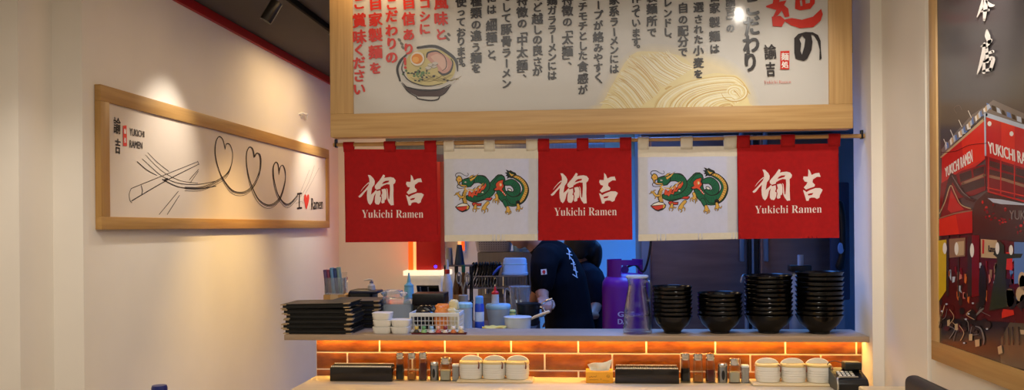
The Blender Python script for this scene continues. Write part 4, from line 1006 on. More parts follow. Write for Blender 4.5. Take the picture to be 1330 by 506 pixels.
# ---- chopstick boxes
m_box = M('black_lacquer_box', (20, 13, 11), .22, var=.15, coat=.3); m_stick = M('black_chopstick', (12, 11, 11), .6, spec=.15); m_tip = paint('pale_chopstick_end', (244, 236, 220), .5)
def chop_box(u0, u1, Yf, lab, wh, grp):
    a, b = on_counter(u0, Yf), on_counter(u1, Yf); L = b.x-a.x; D = .058; H = mp(18.2, Yf)
    t = thing('chopstick_box', lab, 'chopstick box', ((a.x+b.x)/2, Yf+D/2, ZC+.0003), 0, 'chopstick boxes on the counter')
    w_ = .0035
    for nm, p, q in (('side_panel', (-L/2, -D/2, 0), (L/2, -D/2+w_, H)), ('side_panel', (-L/2, D/2-w_, 0), (L/2, D/2, H+.004)), ('end_panel', (-L/2, -D/2+w_, 0), (-L/2+w_, D/2-w_, H)), ('end_panel', (L/2-w_, -D/2+w_, 0), (L/2, D/2-w_, H)), ('base', (-L/2+w_, -D/2+w_, 0), (L/2-w_, D/2-w_, .004))):
        mb = MB(); mb.span(p, q, bev=.0012); mb.build(nm, m_box, t)
    mb = MB(); mb.span((-L/2+w_, -D/2+w_, .0042), (L/2-w_, D/2-w_, H-.011), bev=.001); pk = mb.build('filled_tray', m_stick, t)
    n = 34; proto = None
    for i in range(n):
        x = (a.x+b.x)/2 - L/2+w_+.004 + (L-2*w_-.008)*i/(n-1)
        loc = (x, Yf+D/2, ZC+H+.0036)
        if proto is None:
            proto = thing('chopstick', f'black chopstick with pale ends lying across the {wh}', 'chopstick', loc, 0, grp)
            mb = MB(); mb.tube([(0, -D/2+.0005, 0), (0, D/2-.0005, .004)], [.0026, .0026], 8); mb.build('stick', m_stick, proto)
            for y, z in ((-D/2+.002, .0008), (D/2-.003, .0048)):
                mb = MB(); mb.ball((0, y, z), (.0031, .0042, .0031), 8, 6); mb.build('pale_end', m_tip, proto)
        else: dup(proto, loc)
chop_box(428.5, 509, 3.655, 'black chopstick box between the bare counter end and the dark soy bottle', 'box by the open counter end', 'chopsticks in the box by the open counter end')
chop_box(799, 882, 3.655, 'black chopstick box standing between the yellow tissue box and a soy bottle', 'box beside the yellow tissues', 'chopsticks in the box beside the yellow tissues')
# ---- condiment bottles
m_soy = M('dark_soy', (14, 8, 8), .1, coat=.5, var=.2); m_amber = M('amber_oil', (196, 134, 62), .1, trans=.5, ior=1.3, var=.02); m_chili = M('red_brown_sauce', (88, 20, 14), .12, coat=.5, var=.1)
m_salt = paint('pale_seasoning', (198, 186, 160), .8); m_pick = M('toothpick_wood', (206, 176, 124), .7, stretch=(40, 40, 1), vscale=4)
def bottle(u, Yf, w_, htot, fluid, fill, lab):
    k = mp(1, Yf); r = w_*k/2; H = htot*k; hc = 8.0*k
    t = thing('sauce_bottle', lab, 'bottle', on_counter(u, Yf), 0, 'sauce bottles on the counter')
    hb = H-hc
    mb = MB(); mb.lathe([(.001, 0), (r*.96, 0), (r, .002), (r, hb*.42), (r*.9, hb*.62), (r*.86, hb*.95), (r*.8, hb), (r*.70, hb), (r*.76, hb*.94), (r*.8, hb*.62), (r*.9, hb*.42), (r*.9, .005), (.001, .004)], 28, sq=4); mb.build('glass_body', m_thin2, t)
    f = hb*fill; pts = [(.001, .0046), (r*.88, .0052)] + [(r*(.885 if z < hb*.42 else .885-(z/hb-.42)*.5), z) for z in [f*.3, f*.6, f*.8, f]] + [(.001, f)]
    mb = MB(); mb.lathe(pts, 28, sq=4); mb.build('sauce', fluid, t)
    mb = MB(); mb.lathe([(r*.86, hb-.002), (r*.88, hb), (r*.88, H-.0015), (r*.82, H), (.001, H)], 28); mb.build('cap', m_chrome, t)
    mb = MB(); mb.lathe([(r*.885, hb+hc*.12), (r*.93, hb+hc*.15), (r*.93, hb+hc*.28), (r*.885, hb+hc*.32)], 28); mb.build('cap_ring', m_chrome, t)
def shaker(u, Yf, w_, htot, lab):
    k = mp(1, Yf); r = w_*k/2; H = htot*k
    t = thing('metal_shaker', lab, 'shaker', on_counter(u, Yf), 0, 'metal shakers on the counter')
    mb = MB(); mb.lathe([(.001, 0), (r*.96, 0), (r, .002), (r*.97, H*.74), (r*.9, H*.8), (.001, H*.8)], 28); mb.build('shaker_body', m_steel, t)
    mb = MB(); mb.lathe([(r*.88, H*.76), (r*1.03, H*.80), (r*1.05, H*.90), (r*.9, H*.97), (.001, H)], 28); mb.build('lid', m_chrome, t)
    mb = MB(); mb.lathe([(.001, 0), (1, 0), (1, .0015), (.001, .0016)], 20, X=Matrix.Translation((0, -r*.93, H*.40)) @ Matrix.Rotation(PI/2, 4, 'X') @ Matrix.Diagonal((r*.34, H*.24, 1, 1))); mb.build('window', m_black, t)
def grinder(u, Yf, w_, htot, lab):
    k = mp(1, Yf); r = w_*k/2; H = htot*k
    t = thing('seasoning_jar', lab, 'seasoning jar', on_counter(u, Yf), 0, 'seasoning jars on the counter')
    mb = MB(); mb.lathe([(.001, 0), (r, 0), (r, H*.7), (r*.86, H*.76), (r*.78, H*.76), (r*.9, H*.68), (r*.9, .004), (.001, .0035)], 28, sq=5); mb.build('glass_body', m_thin2, t)
    mb = MB(); mb.lathe([(.001, .004), (r*.88, .0045), (r*.88, H*.42), (.001, H*.44)], 28, sq=5); mb.build('seasoning', m_salt, t)
    mb = MB(); mb.lathe([(r*.84, H*.72), (r*.86, H*.74), (r*.86, H*.98), (r*.8, H), (.001, H)], 28); mb.build('cap', m_chrome, t)
    mb = MB(); mb.tube([(r*.8, 0, H*.98), (r*1.0, 0, H*.95), (r*1.0, 0, H*.74)], .0015, 6); mb.build('clip', m_chrome, t)
def picks(u, Yf, w_, htot, lab):
    k = mp(1, Yf); r = w_*k/2; H = htot*k
    t = thing('toothpick_holder', lab, 'toothpick holder', on_counter(u, Yf), 0, 'toothpick holders on the counter')
    mb = MB(); mb.lathe([(.001, 0), (r, 0), (r, H*.88), (r*.95, H*.88), (r*.9, .004), (.001, .0035)], 24, sq=6); mb.build('holder', m_clear, t)
    mb = MB()
    for i in range(22):
        a_ = i*2.4; q = r*.8*math.sqrt(i/22); mb.tube([(q*math.cos(a_), q*math.sin(a_), .004), (q*math.cos(a_)*1.02, q*math.sin(a_)*1.02, H*.93+rnd.uniform(-.001, .001))], .0011, 5)
    o = mb.build('toothpicks', m_pick, t); o['kind'] = 'stuff'
    mb = MB(); mb.lathe([(r*.95, H*.88), (r*1.02, H*.9), (r*1.02, H*.97), (r*.9, H), (.001, H)], 24, sq=6); mb.build('lid', m_white, t)
# ---- lidded pots on a tray
m_pot = M('white_stoneware', (226, 220, 206), .3, var=.02); m_pot2 = M('white_stoneware_ridge', (218, 211, 196), .35); m_lid = M('bamboo_lid', (216, 186, 118), .45, stretch=(3, 20, 20), vscale=4, col2=(226, 200, 138)); m_spoon = M('brown_spoon', (112, 62, 36), .5)
def pots(us, Yf, u0, u1, wh):
    a, b = on_counter(u0, Yf), on_counter(u1, Yf)
    t = thing('pot_tray', f'pale wooden tray carrying three white lidded pots {wh}', 'tray', ((a.x+b.x)/2, Yf, ZC+.0003), 0, 'wooden pot trays on the counter')
    L = b.x-a.x; Dp = .115
    mb = MB(); mb.span((-L/2, -Dp/2, 0), (L/2, Dp/2, .009), bev=.003); mb.build('tray_board', m_counter, t)
    mb = MB(); mb.span((-L/2+.01, -Dp/2+.01, .009), (L/2-.01, Dp/2-.01, .0105), bev=.0007); mb.build('raised_panel', m_counter, t)
    zb_ = ZC+.0112; k = mp(1, Yf); rx, ry = 15.2*k, .046
    for i, (u, dd) in enumerate(zip(us, ('nearest the toothpicks', 'middle', 'farthest from the toothpicks'))):
        q = V((on_counter(u, Yf).x, Yf, zb_))
        t = thing('lidded_pot', f'white lidded pot, {dd} of the three {wh}', 'pot', q, 0, 'white lidded pots on trays')
        hb = 19.5*k
        prof = [(.001, 0), (.84, 0), (.93, .0015), (.99, hb*.25), (1.0, hb*.55), (.985, hb*.95), (.97, hb), (.90, hb), (.92, hb*.9), (.9, hb*.2), (.001, hb*.12)]
        mb = MB(); mb.lathe([(r if r < .01 else r*rx, z) for r, z in prof], 40, sy=ry/rx, sq=2.6); mb.build('pot_body', m_pot, t)
        mb = MB()
        for j in range(4):
            z = hb*(.3+.16*j); mb.lathe([(rx*.995, z-.0016), (rx*1.012, z-.0006), (rx*1.012, z+.0006), (rx*.995, z+.0016)], 40, sy=ry/rx, sq=2.6)
        mb.build('body_ridge', m_pot2, t)
        # tall arched back of the pot
        arch = []
        for j in range(15):
            w_ = PI*j/14; arch.append((-rx*.94*math.cos(w_), ry*.30, hb*.94+9.6*k*(math.sin(w_)**.8)))
        pl = [(rx*.94, ry*.30, hb*.6)] ; pl = [(-rx*.94, ry*.30, hb*.6)] + arch + [(rx*.94, ry*.30, hb*.6)]
        mb = MB(); mb.prism(pl, (0, .006, 0)); mb.build('arched_back', m_pot, t)
        edge = MB(); edge.tube([(x, y+.003, z) for x, y, z in arch], .0036, 8); edge.build('arch_rim', m_pot, t)
        mb = MB(); mb.lathe([(.001, hb*1.0), (rx*.99, hb*1.0), (rx*1.01, hb*1.03), (rx*1.01, hb*1.10), (rx*.97, hb*1.15), (.001, hb*1.15)], 40, sy=ry/rx, sq=2.6); mb.build('lid', m_lid, t)
        mb = MB(); mb.tube([(rx*.62, -ry*.5, hb*1.12), (rx*.78, -ry*.95, hb*1.12), (rx*.82, -ry*1.25, hb*.98), (rx*.80, -ry*1.3, hb*.8)], [.002, .0028, .003, .0034], 8, 3, round_=True); mb.build('spoon_handle', m_spoon, t)
YC = 3.70
bottle(519.8, YC, 11.4, 36.5, m_soy, .72, 'sauce bottle with black soy next to the box at the open counter end')
bottle(535, YC, 12, 36.5, m_amber, .34, 'sauce bottle low with amber liquid between dark ones, nearer the passage')
bottle(549.6, YC, 12, 36.8, m_chili, .82, 'red-brown sauce bottle beside the metal shaker, nearer the passage')
shaker(564.3, YC, 11.6, 25, 'short metal shaker with a slot window beside the red-brown bottle near the passage')
grinder(578.7, YC, 14.6, 30, 'square seasoning jar with chrome cap beside toothpicks near the passage')
picks(592, YC, 9, 21.5, 'small clear toothpick holder beside the tray of pots near the passage')
pots((612, 642, 672), 3.70, 595.5, 693, 'toward the passage')
bottle(890, YC, 13, 37.3, m_soy, .62, 'sauce bottle with black soy next to the box beside the yellow tissues')
bottle(906.4, YC, 13.4, 37, m_amber, .34, 'sauce bottle low with amber liquid between dark ones, nearer the pillar')
bottle(922.5, YC, 13, 37, m_chili, .58, 'red-brown sauce bottle beside the metal shaker, nearer the pillar')
shaker(938.5, YC, 12.4, 25.4, 'short metal shaker with a slot window beside the red-brown bottle near the pillar')
grinder(953.8, YC, 14.4, 31, 'square seasoning jar with chrome cap beside toothpicks near the pillar')
picks(967.5, YC, 9.6, 22.6, 'small clear toothpick holder beside the tray of pots near the pillar')
pots((997, 1030, 1063), 3.675, 974.5, 1080, 'toward the pillar')
# ---- tissue box
m_tisbox = paint('yellow_card', (242, 168, 38), .5); m_tis = paint('soft_tissue', (244, 238, 218), .9)
a_, b_ = on_counter(760.8, 3.66), on_counter(796.2, 3.66); L = b_.x-a_.x; H = mp(14.6, 3.66); D = .085
t = thing('tissue_box', 'yellow tissue box with a tissue pulled up, beside the black chopstick box', 'tissue box', ((a_.x+b_.x)/2, 3.66+D/2, ZC+.0003))
mb = MB(); mb.span((-L/2, -D/2, 0), (L/2, D/2, H), bev=.0015); mb.build('box_body', m_tisbox, t)
mb = MB(); mb.lathe([(.001, 0), (1, 0), (1, .0008), (.001, .001)], 24, X=Matrix.Translation((0, 0, H-.0002)) @ Matrix.Diagonal((L*.38, D*.22, 1, 1))); mb.build('opening', m_white, t)
def tis(s_, w_):
    x = -L*.44+L*.92*s_; zt_ = H+.022+.020*s_+.004*math.sin(s_*7)
    f = w_; return V((x*(.78+.22*f), .010*math.sin(s_*9)*(1-f)+.006*math.sin(s_*5+f*3), H+.0005+(zt_-H)*f))
mb = MB(); mb.sheet(tis, 20, 8); o = mb.build('tissue', m_tis, t); so = o.modifiers.new('solidify', 'SOLIDIFY'); so.thickness = .0008
tb = Print(lambda u, v: V((t.location.x+u, t.location.y-D/2, ZC+v)), (0, -1, 0))
k_in = paint('brown_box_ink', (92, 62, 30), .6)
tb.stroke([(-L*.38, H*.58), (-L*.34, H*.5), (-L*.30, H*.62), (-L*.26, H*.52), (-L*.2, H*.6), (-L*.16, H*.54), (-L*.10, H*.66)], .0012, k_in, 1)
tb.stroke([(-L*.36, H*.30), (-L*.05, H*.30)], .0008, k_in, 1, 1); tb.stroke([(L*.12, H*.22), (L*.36, H*.20)], .0008, k_in, 1, 1)
tb.ell((L*.06, H*.36), .0016, .0016, k_in, 1); tb.stroke([(L*.26, H*.62), (L*.30, H*.72), (L*.36, H*.68), (L*.37, H*.56), (L*.31, H*.50), (L*.26, H*.62)], .001, k_in, 1); tb.stroke([(L*.28, H*.64), (L*.35, H*.56)], .001, k_in, 1, 1)
tb.build('box_print', t)
# ---- card terminal by the pillar
p = on_counter(1098, 3.6); k = mp(1, 3.6)
t = thing('card_terminal', 'black payment terminal with pale keys on the counter beside the pillar', 'card terminal', (p.x+.004, 3.575, ZC+.0003))
w_ = 38*k; D = .13; hf, hb = 17*k, 24*k
pr_ = [(-D/2, .004), (-D/2-.002, hf*.55), (-D/2+.012, hf*.86), (-D/2+.03, hf*.98), (D/2, hb), (D/2, .0), (-D/2+.006, 0)]
mb = MB(); mb.loft([[(x, y, z) for y, z in pr_] for x in (-w_/2, w_/2)]); o = mb.build('terminal_body', m_black, t)
bv = o.modifiers.new('bevel', 'BEVEL'); bv.width = .004; bv.segments = 3; bv.limit_method = 'ANGLE'
m_silver = M('silver_trim', (178, 172, 160), .3, .6)
mb = MB(); mb.tube([(-w_/2+.002, -D/2-.003, .004), (-w_/2+.002, -D/2-.005, hf*.55), (-w_/2+.004, -D/2+.008, hf*.9), (-w_/2+.02, -D/2+.022, hf*.99), (w_*.2, -D/2+.026, hf*1.0)], .0034, 8, 4, round_=True); mb.build('silver_trim', m_silver, t)
ang = math.atan2(hb-hf*.98, D-.03)
for i in range(4):
    for j in range(3):
        y = -D/2+.042+j*.018; z = hf*.98+(y+D/2-.03)*math.tan(ang)
        mb = MB(); mb.box((-w_*.30+i*w_*.135, y, z+.001), (w_*.09, .010, .004), rot=Matrix.Rotation(ang, 4, 'X'), bev=.001); mb.build('key', paint('pale_key', (222, 216, 198), .5), t)
mb = MB(); mb.box((w_*.18, D/2-.035, hb+.012), (w_*.55, .055, .030), bev=.006, seg=3); mb.build('printer_head', M('dark_green_black', (24, 28, 22), .4), t)
mb = MB(); mb.tube([(w_*.0, D/2-.01, hb+.014), (-w_*.3, D/2+.005, hb+.024), (-w_*.52, D/2+.006, hb+.006), (-w_*.5, D/2+.004, hf*.5), (-w_*.42, D/2+.006, .003)], .0018, 8, 5); mb.build('cable', m_black, t)

# ================================================================ foreground table with the blue capped bottle, ledge by the pillar
q = PY(207, 501, 1.9)
hB = .245; zt_ = q.z+.002-hB
t = thing('side_table', 'small wooden table in front of the long wall picture', 'table', (q.x, 1.9, 0))
mb = MB(); mb.span((-.36, -.34, zt_-.03), (.30, .30, zt_), bev=.004); mb.build('table_top', m_counter, t)
for x in (-.32, .26):
    for y in (-.3, .26):
        mb = MB(); mb.span((x-.02, y-.02, 0), (x+.02, y+.02, zt_-.03), bev=.003); mb.build('leg', m_black, t)
t = thing('water_bottle', 'bottle with a dark blue screw cap just rising into view below the long picture', 'bottle', (q.x, 1.9, zt_))
mb = MB(); mb.lathe([(.001, 0), (.030, 0), (.033, .004), (.033, .14), (.030, .165), (.018, .198), (.0145, .206), (.0145, .222), (.001, .222)], 32); mb.build('bottle_body', m_clear, t)
mb = MB(); mb.lathe([(.0165, .212), (.0172, .214), (.0172, .240), (.0155, .245), (.001, .2455)], 40); mb.build('cap', paint('navy_cap', (22, 30, 92), .3), t)
mb = MB(); mb.lathe([(.0168, .205), (.0176, .207), (.0176, .210), (.0168, .211)], 40); mb.build('cap_ring', paint('navy_cap', (22, 30, 92), .3), t)
# wooden end post at the pillar foot
q0 = PY(1114.5, 500.5, 3.18); 
t = thing('wooden_ledge', 'small oak ledge top with rounded corner at the foot of the pillar', 'ledge', (q0.x+.085, 2.98, 0))
mb = MB(); mb.span((-.085, -.2, q0.z-.03), (.10, .2, q0.z), bev=.006, seg=3); mb.build('ledge_top', m_counter, t)
mb = MB(); mb.span((-.05, -.16, 0), (.06, .16, q0.z-.03), bev=.004); mb.build('ledge_base', m_wood, t)
# dark chair back under the poster
q = pq(1222, 503); q = PY(1221, 502.5, 2.3)
t = thing('chair', 'dark chair whose rounded back top shows under the ramen house poster', 'chair', (q.x, 2.3, 0))
m_ch = M('dark_grey_chair', (52, 50, 50), .5)
zt2 = q.z
mb = MB(); mb.tube([(-.021, .0, .45), (-.021, .0, zt2-.02), (-.012, 0, zt2-.004), (.012, 0, zt2-.004), (.021, 0, zt2-.02), (.021, 0, .45)], .008, 10, 4); 
mb = MB(); mb.box((0, 0, (zt2+.62)/2), (.045, .40, zt2-.62), bev=.02, seg=4); mb.build('backrest', m_ch, t)
mb = MB(); mb.box((-.20, 0, .45), (.42, .42, .05), bev=.015, seg=3); mb.build('seat', m_ch, t)
for x in (-.37, 0):
    for y in (-.18, .18):
        mb = MB(); mb.rod((x, y, 0), (x, y, .43 if x else .66), .014); mb.build('leg', m_black, t)
# ================================================================ kitchen behind the opening
ZK = .965
def wk(u, Y, z=None): return V((PY(u, 420, Y).x, Y, ZK if z is None else z))
m_steel_d = M('dark_stainless', (116, 112, 112), .42, .9, stretch=(30, 30, 1), vscale=3, var=.06)
m_steel_b = M('blue_grey_steel', (128, 142, 160), .4, .6, var=.04)
xk0, xk1 = -1.235, -.275
xk2 = -1.325
t = thing('kitchen_worktop', 'stainless kitchen worktop crowded with utensils behind the serving shelf', 'worktop', (-.8, 4.3, 0))
mb = MB(); mb.prism([(xk0, 3.952, ZK-.04), (xk1, 3.952, ZK-.04), (xk1, 4.56, ZK-.04), (xk2, 4.56, ZK-.04), (xk2, 4.27, ZK-.04), (xk0, 4.27, ZK-.04)], (0, 0, .04)); mb.build('worktop_slab', m_steel_d, t, world=True)
for k in range(2):
    a_ = xk0+.02+(xk1-xk0-.04)*k/2; b_ = a_+(xk1-xk0-.04)/2-.01
    mb = MB(); mb.span((a_, 3.99, .1), (b_, 4.52, ZK-.042), bev=.003); mb.build('cabinet_body', m_steel_d, t, world=True)
for x in (xk0+.06, xk1-.06):
    for y in (4.04, 4.48):
        mb = MB(); mb.cyl((x, y, 0), .02, .1); mb.build('foot', m_black, t, world=True)
# -------- second menu stack (navy edge) behind the first
b1 = wk(467.5, 4.10)
lab1 = lambda i, n: f'navy menu book, {"topmost" if i == n-1 else "lowest" if i == 0 else ORD[n-1-i]+" from the top"} in the stack behind the black menus'
m2 = None
for i in range(7):
    loc = (-1.105+rnd.uniform(-.004, .004), 4.115+rnd.uniform(-.004, .004), ZK+.001+i*.0212)
    if m2 is None: m2 = menu_proto(lab1(i, 7), m_mnavy, L=.235); m2.location = loc; m2['group'] = 'navy menu books stacked behind'
    else: dup(m2, loc, label=lab1(i, 7), rz=rnd.uniform(-.03, .03))
# -------- card box with folders in a clear holder
Yb = 4.34
a_, b_ = PY(420, 392, Yb), PY(448, 392, Yb); zt_ = PY(430, 382.5, Yb).z
t = thing('card_box', 'tan cardboard box at the end of the worktop beside the passage', 'box', ((a_.x+b_.x)/2, Yb+.06, ZK))
Wb = b_.x-a_.x; mb = MB(); mb.span((-Wb/2, -.06, 0), (Wb/2, .06, zt_-ZK), bev=.002); mb.build('box_body', M('tan_card', (188, 148, 92), .8, vscale=20), t)
mb = MB(); mb.span((-.02, -.0605, 0), (.02, .0605, zt_-ZK+.0006)); mb.build('tape', paint('pale_tape', (206, 180, 140), .4), t)
hx = (PY(424, 380, Yb).x+PY(447, 380, Yb).x)/2; zh = zt_+.001
t = thing('clear_holder', 'tilted clear acrylic holder on the tan box holding coloured folders', 'holder', (hx-.01, Yb+.05, zh))
Wh = mp(24, Yb); Hh = mp(22, Yb)
for nm, p, q in (('front_panel', (-Wh/2, -.042, 0), (Wh/2, -.039, Hh)), ('back_panel', (-Wh/2, .039, 0), (Wh/2, .042, Hh*1.3)), ('base', (-Wh/2, -.042, 0), (Wh/2, .042, .003)), ('side_panel', (-Wh/2-.003, -.042, 0), (-Wh/2, .042, Hh)), ('side_panel', (Wh/2, -.042, 0), (Wh/2+.003, .042, Hh))):
    mb = MB(); mb.span(p, q, bev=.0008); mb.build(nm, m_thin if nm != 'front_panel' else m_clear, t)
for k, (u, c, top, lab) in enumerate([(421.5, (84, 58, 106), 350, 'purple folder nearest the side wall in the clear holder'), (425, (128, 52, 84), 350, 'maroon folder beside the purple one in the clear holder'), (429.5, (92, 142, 186), 347.5, 'light blue folder in the clear holder'), (433.5, (40, 62, 120), 348, 'dark blue folder in the clear holder'), (437.5, (120, 150, 150), 347, 'grey-green folder at the far end of the clear holder')]):
    x = PY(u, 360, Yb).x; zt2 = PY(u, top, Yb+.03).z
    t = thing('folder', lab, 'folder', (x+.012, Yb+.025+k*.004, zh+.0035), 0, 'coloured folders in the holder')
    m_ = paint('folder_%d' % k, c, .5)
    mb = MB(); mb.box((-.009, 0, (zt2-zh)/2), (mp(4.4, Yb), .03, zt2-zh-.004), rot=Matrix.Rotation(-.10, 4, 'Y'), bev=.003); mb.build('cover', m_, t)
    mb = MB(); mb.box((-.007, -.0155, (zt2-zh)/2), (mp(1.1, Yb), .002, zt2-zh-.03), rot=Matrix.Rotation(-.10, 4, 'Y'), bev=.0005); mb.build('spine_label', paint('folder_strip_%d' % k, tuple(min(255, x_+26) for x_ in c), .5), t)
# -------- black rounded box and the small pump bottle on it
Yb = 4.44
a_, b_ = PY(455.5, 390, Yb), PY(492, 390, Yb); zt_ = PY(473, 375, Yb).z; Wb = b_.x-a_.x; H = zt_-ZK
t = thing('receipt_printer', 'black rounded plastic box standing behind the stacked menus', 'printer', ((a_.x+b_.x)/2, Yb, ZK))
mb = MB(); mb.box((-.008, 0, H/2), (Wb*.86, .15, H), bev=.022, seg=4); mb.build('housing', m_black, t)
mb = MB(); mb.box((Wb*.10, -.012, H-.012), (Wb*.96, .13, .016), bev=.007, seg=3); mb.build('lid', paint('blue_black_lid', (28, 36, 62), .35), t)
mb = MB(); mb.box((-Wb*.10, -.0755, H*.62), (.030, .001, .012)); mb.build('grey_badge', paint('grey_badge', (96, 92, 88), .5), t)
q = PY(483, 375, Yb)
t = thing('pump_bottle', 'small white pump dispenser on top of the black box behind the menus', 'bottle', (q.x, Yb-.01, ZK+H-.004+.0005))
k = mp(1, Yb); mb = MB(); mb.lathe([(.001, 0), (5*k, 0), (5.2*k, 1*k), (4.6*k, 6*k), (2.4*k, 8*k), (2.2*k, 9*k), (.001, 9*k)], 20); mb.build('bottle_body', paint('pale_bottle', (206, 204, 200), .4), t)
mb = MB(); mb.lathe([(.001, 9*k), (2.6*k, 9*k), (2.6*k, 11*k), (1*k, 11.2*k), (1*k, 13*k), (.001, 13*k)], 16); mb.build('pump_collar', paint('blue_grey_collar', (120, 124, 150), .4), t)
mb = MB(); mb.tube([(1*k, 0, 13*k), (-3*k, 0, 13.6*k), (-9*k, 0, 12.6*k)], [1.3*k, 1.3*k, .9*k], 10, round_=True); mb.build('pump_spout', paint('pale_bottle', (206, 204, 200), .4), t)
# -------- generic worktop things
m_tub = M('pale_tub_plastic', (206, 220, 232), .25, trans=.5, ior=1.25, var=.01); m_lidb = paint('pale_blue_lid', (150, 200, 226), .35); m_blue = paint('blue_plastic', (44, 78, 186), .35)
m_lblue = paint('light_blue_plastic', (122, 196, 220), .35); m_redp = paint('red_plastic', (204, 36, 34), .35); m_brown = M('brown_bottle', (96, 58, 26), .15, trans=.3); m_green = paint('green_cap', (26, 96, 70), .35)
m_gsteel = M('dim_steel', (150, 150, 150), .3, .9)
def lath(name, lab, cat, u, Y, parts, group=None, z=None, seg=28):
    t = thing(name, lab, cat, wk(u, Y, z), 0, group); k = mp(1, Y)
    for nm, prof, m_ in parts:
        mb = MB(); mb.lathe([(max(r*k, .0006), zz*k) for r, zz in prof], seg); mb.build(nm, m_, t)
    return t, k
def boxy(name, lab, cat, u0, u1, v0, Y, D, parts, z=None, group=None):
    a_, b_ = PY(u0, v0, Y), PY(u1, v0, Y); z = ZK if z is None else z
    t = thing(name, lab, cat, ((a_.x+b_.x)/2, Y+D/2, z), 0, group)
    parts(t, b_.x-a_.x, D, PY(u0, v0, Y).z-z); return t
def tubp(t, W, D, H):
    mb = MB(); mb.lathe([(.001, 0), (W*.44, 0), (W*.46, .003), (W*.49, H*.85), (W*.47, H*.85), (W*.44, .005), (.001, .004)], 36, sq=5, sy=D/W); mb.build('tub_body', m_tub, t)
    mb = MB(); mb.lathe([(.001, H*.84), (W*.5, H*.84), (W*.51, H*.88), (W*.5, H*.94), (W*.46, H), (.001, H*.985)], 36, sq=5, sy=D/W); mb.build('lid', m_clear, t)
boxy('lidded_tub', 'clear rectangular tub with a lid standing behind the white dishes', 'tub', 492.5, 535, 388.5, 4.08, .14, tubp)
t = thing('plastic_film', 'crumpled clear plastic film lying on the rectangular tub', 'film', (PY(512, 388, 4.14).x, 4.14, PY(489, 388.5, 4.08).z+.001))
mb = MB(); crumple(mb, (0, 0, .018), (.055, .045, .022), 31, .35, 24); mb.build('film', m_clear, t)
lath('squeeze_bottle', 'pale blue squeeze bottle with a pointed nozzle behind the white basket', 'bottle', 531.5, 4.26, [('bottle_body', [(0, 0), (6.2, 0), (6.5, 1), (6.3, 50), (5.6, 53), (3, 54.5), (0, 54.5)], m_lblue), ('nozzle', [(3.6, 54), (3.8, 57), (2.6, 58), (1.5, 66), (.8, 71), (0, 71)], m_lblue), ('collar', [(5.7, 52), (6.1, 53), (6.1, 55), (5, 56)], m_lblue)])
def tablet(t, W, D, H):
    R_ = Matrix.Rotation(.55, 4, 'X')
    mb = MB(); mb.box((0, 0, H*.55), (W, .008, H*1.02), rot=R_, bev=.003); mb.build('screen_body', m_black, t)
    mb = MB(); mb.box((0, -.0049, H*.55-.003), (W*.93, .002, H*.94), rot=R_, bev=.0006); mb.build('screen', M('dark_screen', (18, 16, 18), .08), t)
    for x in (-.32, .02):
        mb = MB(); mb.box((W*x, -.0064, H*.55-.004), (.006, .002, H*.98), rot=R_); mb.build('strap', m_silver, t)
    mb = MB(); mb.tube([(0, .03, H*.7), (0, .09, .004)], .006, 8); mb.build('stand_leg', m_black, t)
    mb = MB(); mb.span((-W*.5, -.075, 0), (W*.5, -.03, .008), bev=.002); mb.build('stand_base', m_black, t)
boxy('leaning_tablet', 'dark flat screen leaning back above the white basket', 'tablet', 541, 570, 369.5, 4.30, .1, tablet)
def tray_stack(t, W, D, H):
    mb = MB(); mb.span((-W/2, -D/2, 0), (W/2, D/2, H*.7), bev=.006); mb.build('box_body', m_blackgl, t)
    mb = MB(); mb.span((-W/2-.003, -D/2-.003, H*.7), (W/2+.003, D/2+.003, H), bev=.004); mb.build('lid', m_black, t)
boxy('black_tub', 'black lidded food tub behind the crumpled bag', 'tub', 536, 576, 381, 4.08, .13, tray_stack)
lath('spray_bottle', 'white bottle with a red collar beside the upside-down metal cups', 'bottle', 581.5, 4.40, [('bottle_body', [(0, 0), (6.4, 0), (6.6, 1.5), (6.5, 52), (4.6, 60), (2.8, 66), (0, 66)], paint('milk_white', (206, 208, 208), .35)), ('collar', [(3.0, 65), (3.2, 66), (3.2, 71), (0, 71)], m_redp), ('nozzle', [(2, 71), (1.6, 80), (1.2, 84), (0, 84)], paint('milk_white', (206, 208, 208), .35))])
# tall rack of cups: a stand with two metal stacks on it
def stand(t, W, D, H):
    for x in (-W/2+.006, W/2-.006):
        for y in (-D/2+.006, D/2-.006):
            mb = MB(); mb.span((x-.004, y-.004, 0), (x+.004, y+.004, H)); mb.build('leg', m_black, t)
    mb = MB(); mb.span((-W/2, -D/2, H-.008), (W/2, D/2, H), bev=.002); mb.build('shelf_plate', m_steel_d, t)
    mb = MB(); mb.span((-W/2, -D/2, H*.35), (W/2, D/2, H*.35+.006), bev=.002); mb.build('shelf_plate', m_steel_d, t)
Ysd = 4.46
tS = boxy('cup_stand', 'small black two-level stand under the upside-down metal cups', 'stand', 576, 612, 344, Ysd, .08, stand)
zS = PY(576, 344, Ysd).z
for u, w0, w1, vtop, c_, lab in ((584, 3.8, 5.0, 321.5, m_gsteel, 'bright metal tumbler upside down, nearer the red panel'), (597.5, 3.2, 6.4, 317.5, M('blue_dark_steel', (64, 76, 96), .3, .9), 'dark metal tumbler upside down, taller of the two on the stand')):
    h_ = (PY(u, vtop, Ysd+.03).z-zS)/mp(1, Ysd+.03)
    lath('metal_tumbler', lab, 'tumbler', u, Ysd+.03, [('tumbler_body', [(w1-.6, .2), (w1, 0), (w1+.2, .8), (w0+.2, h_-.8), (w0, h_), (0, h_)], c_), ('rim', [(w1, 0), (w1+.4, .3), (w1+.4, 1.1), (w1, 1.4)], c_)], 'metal tumblers', z=zS+.0005)
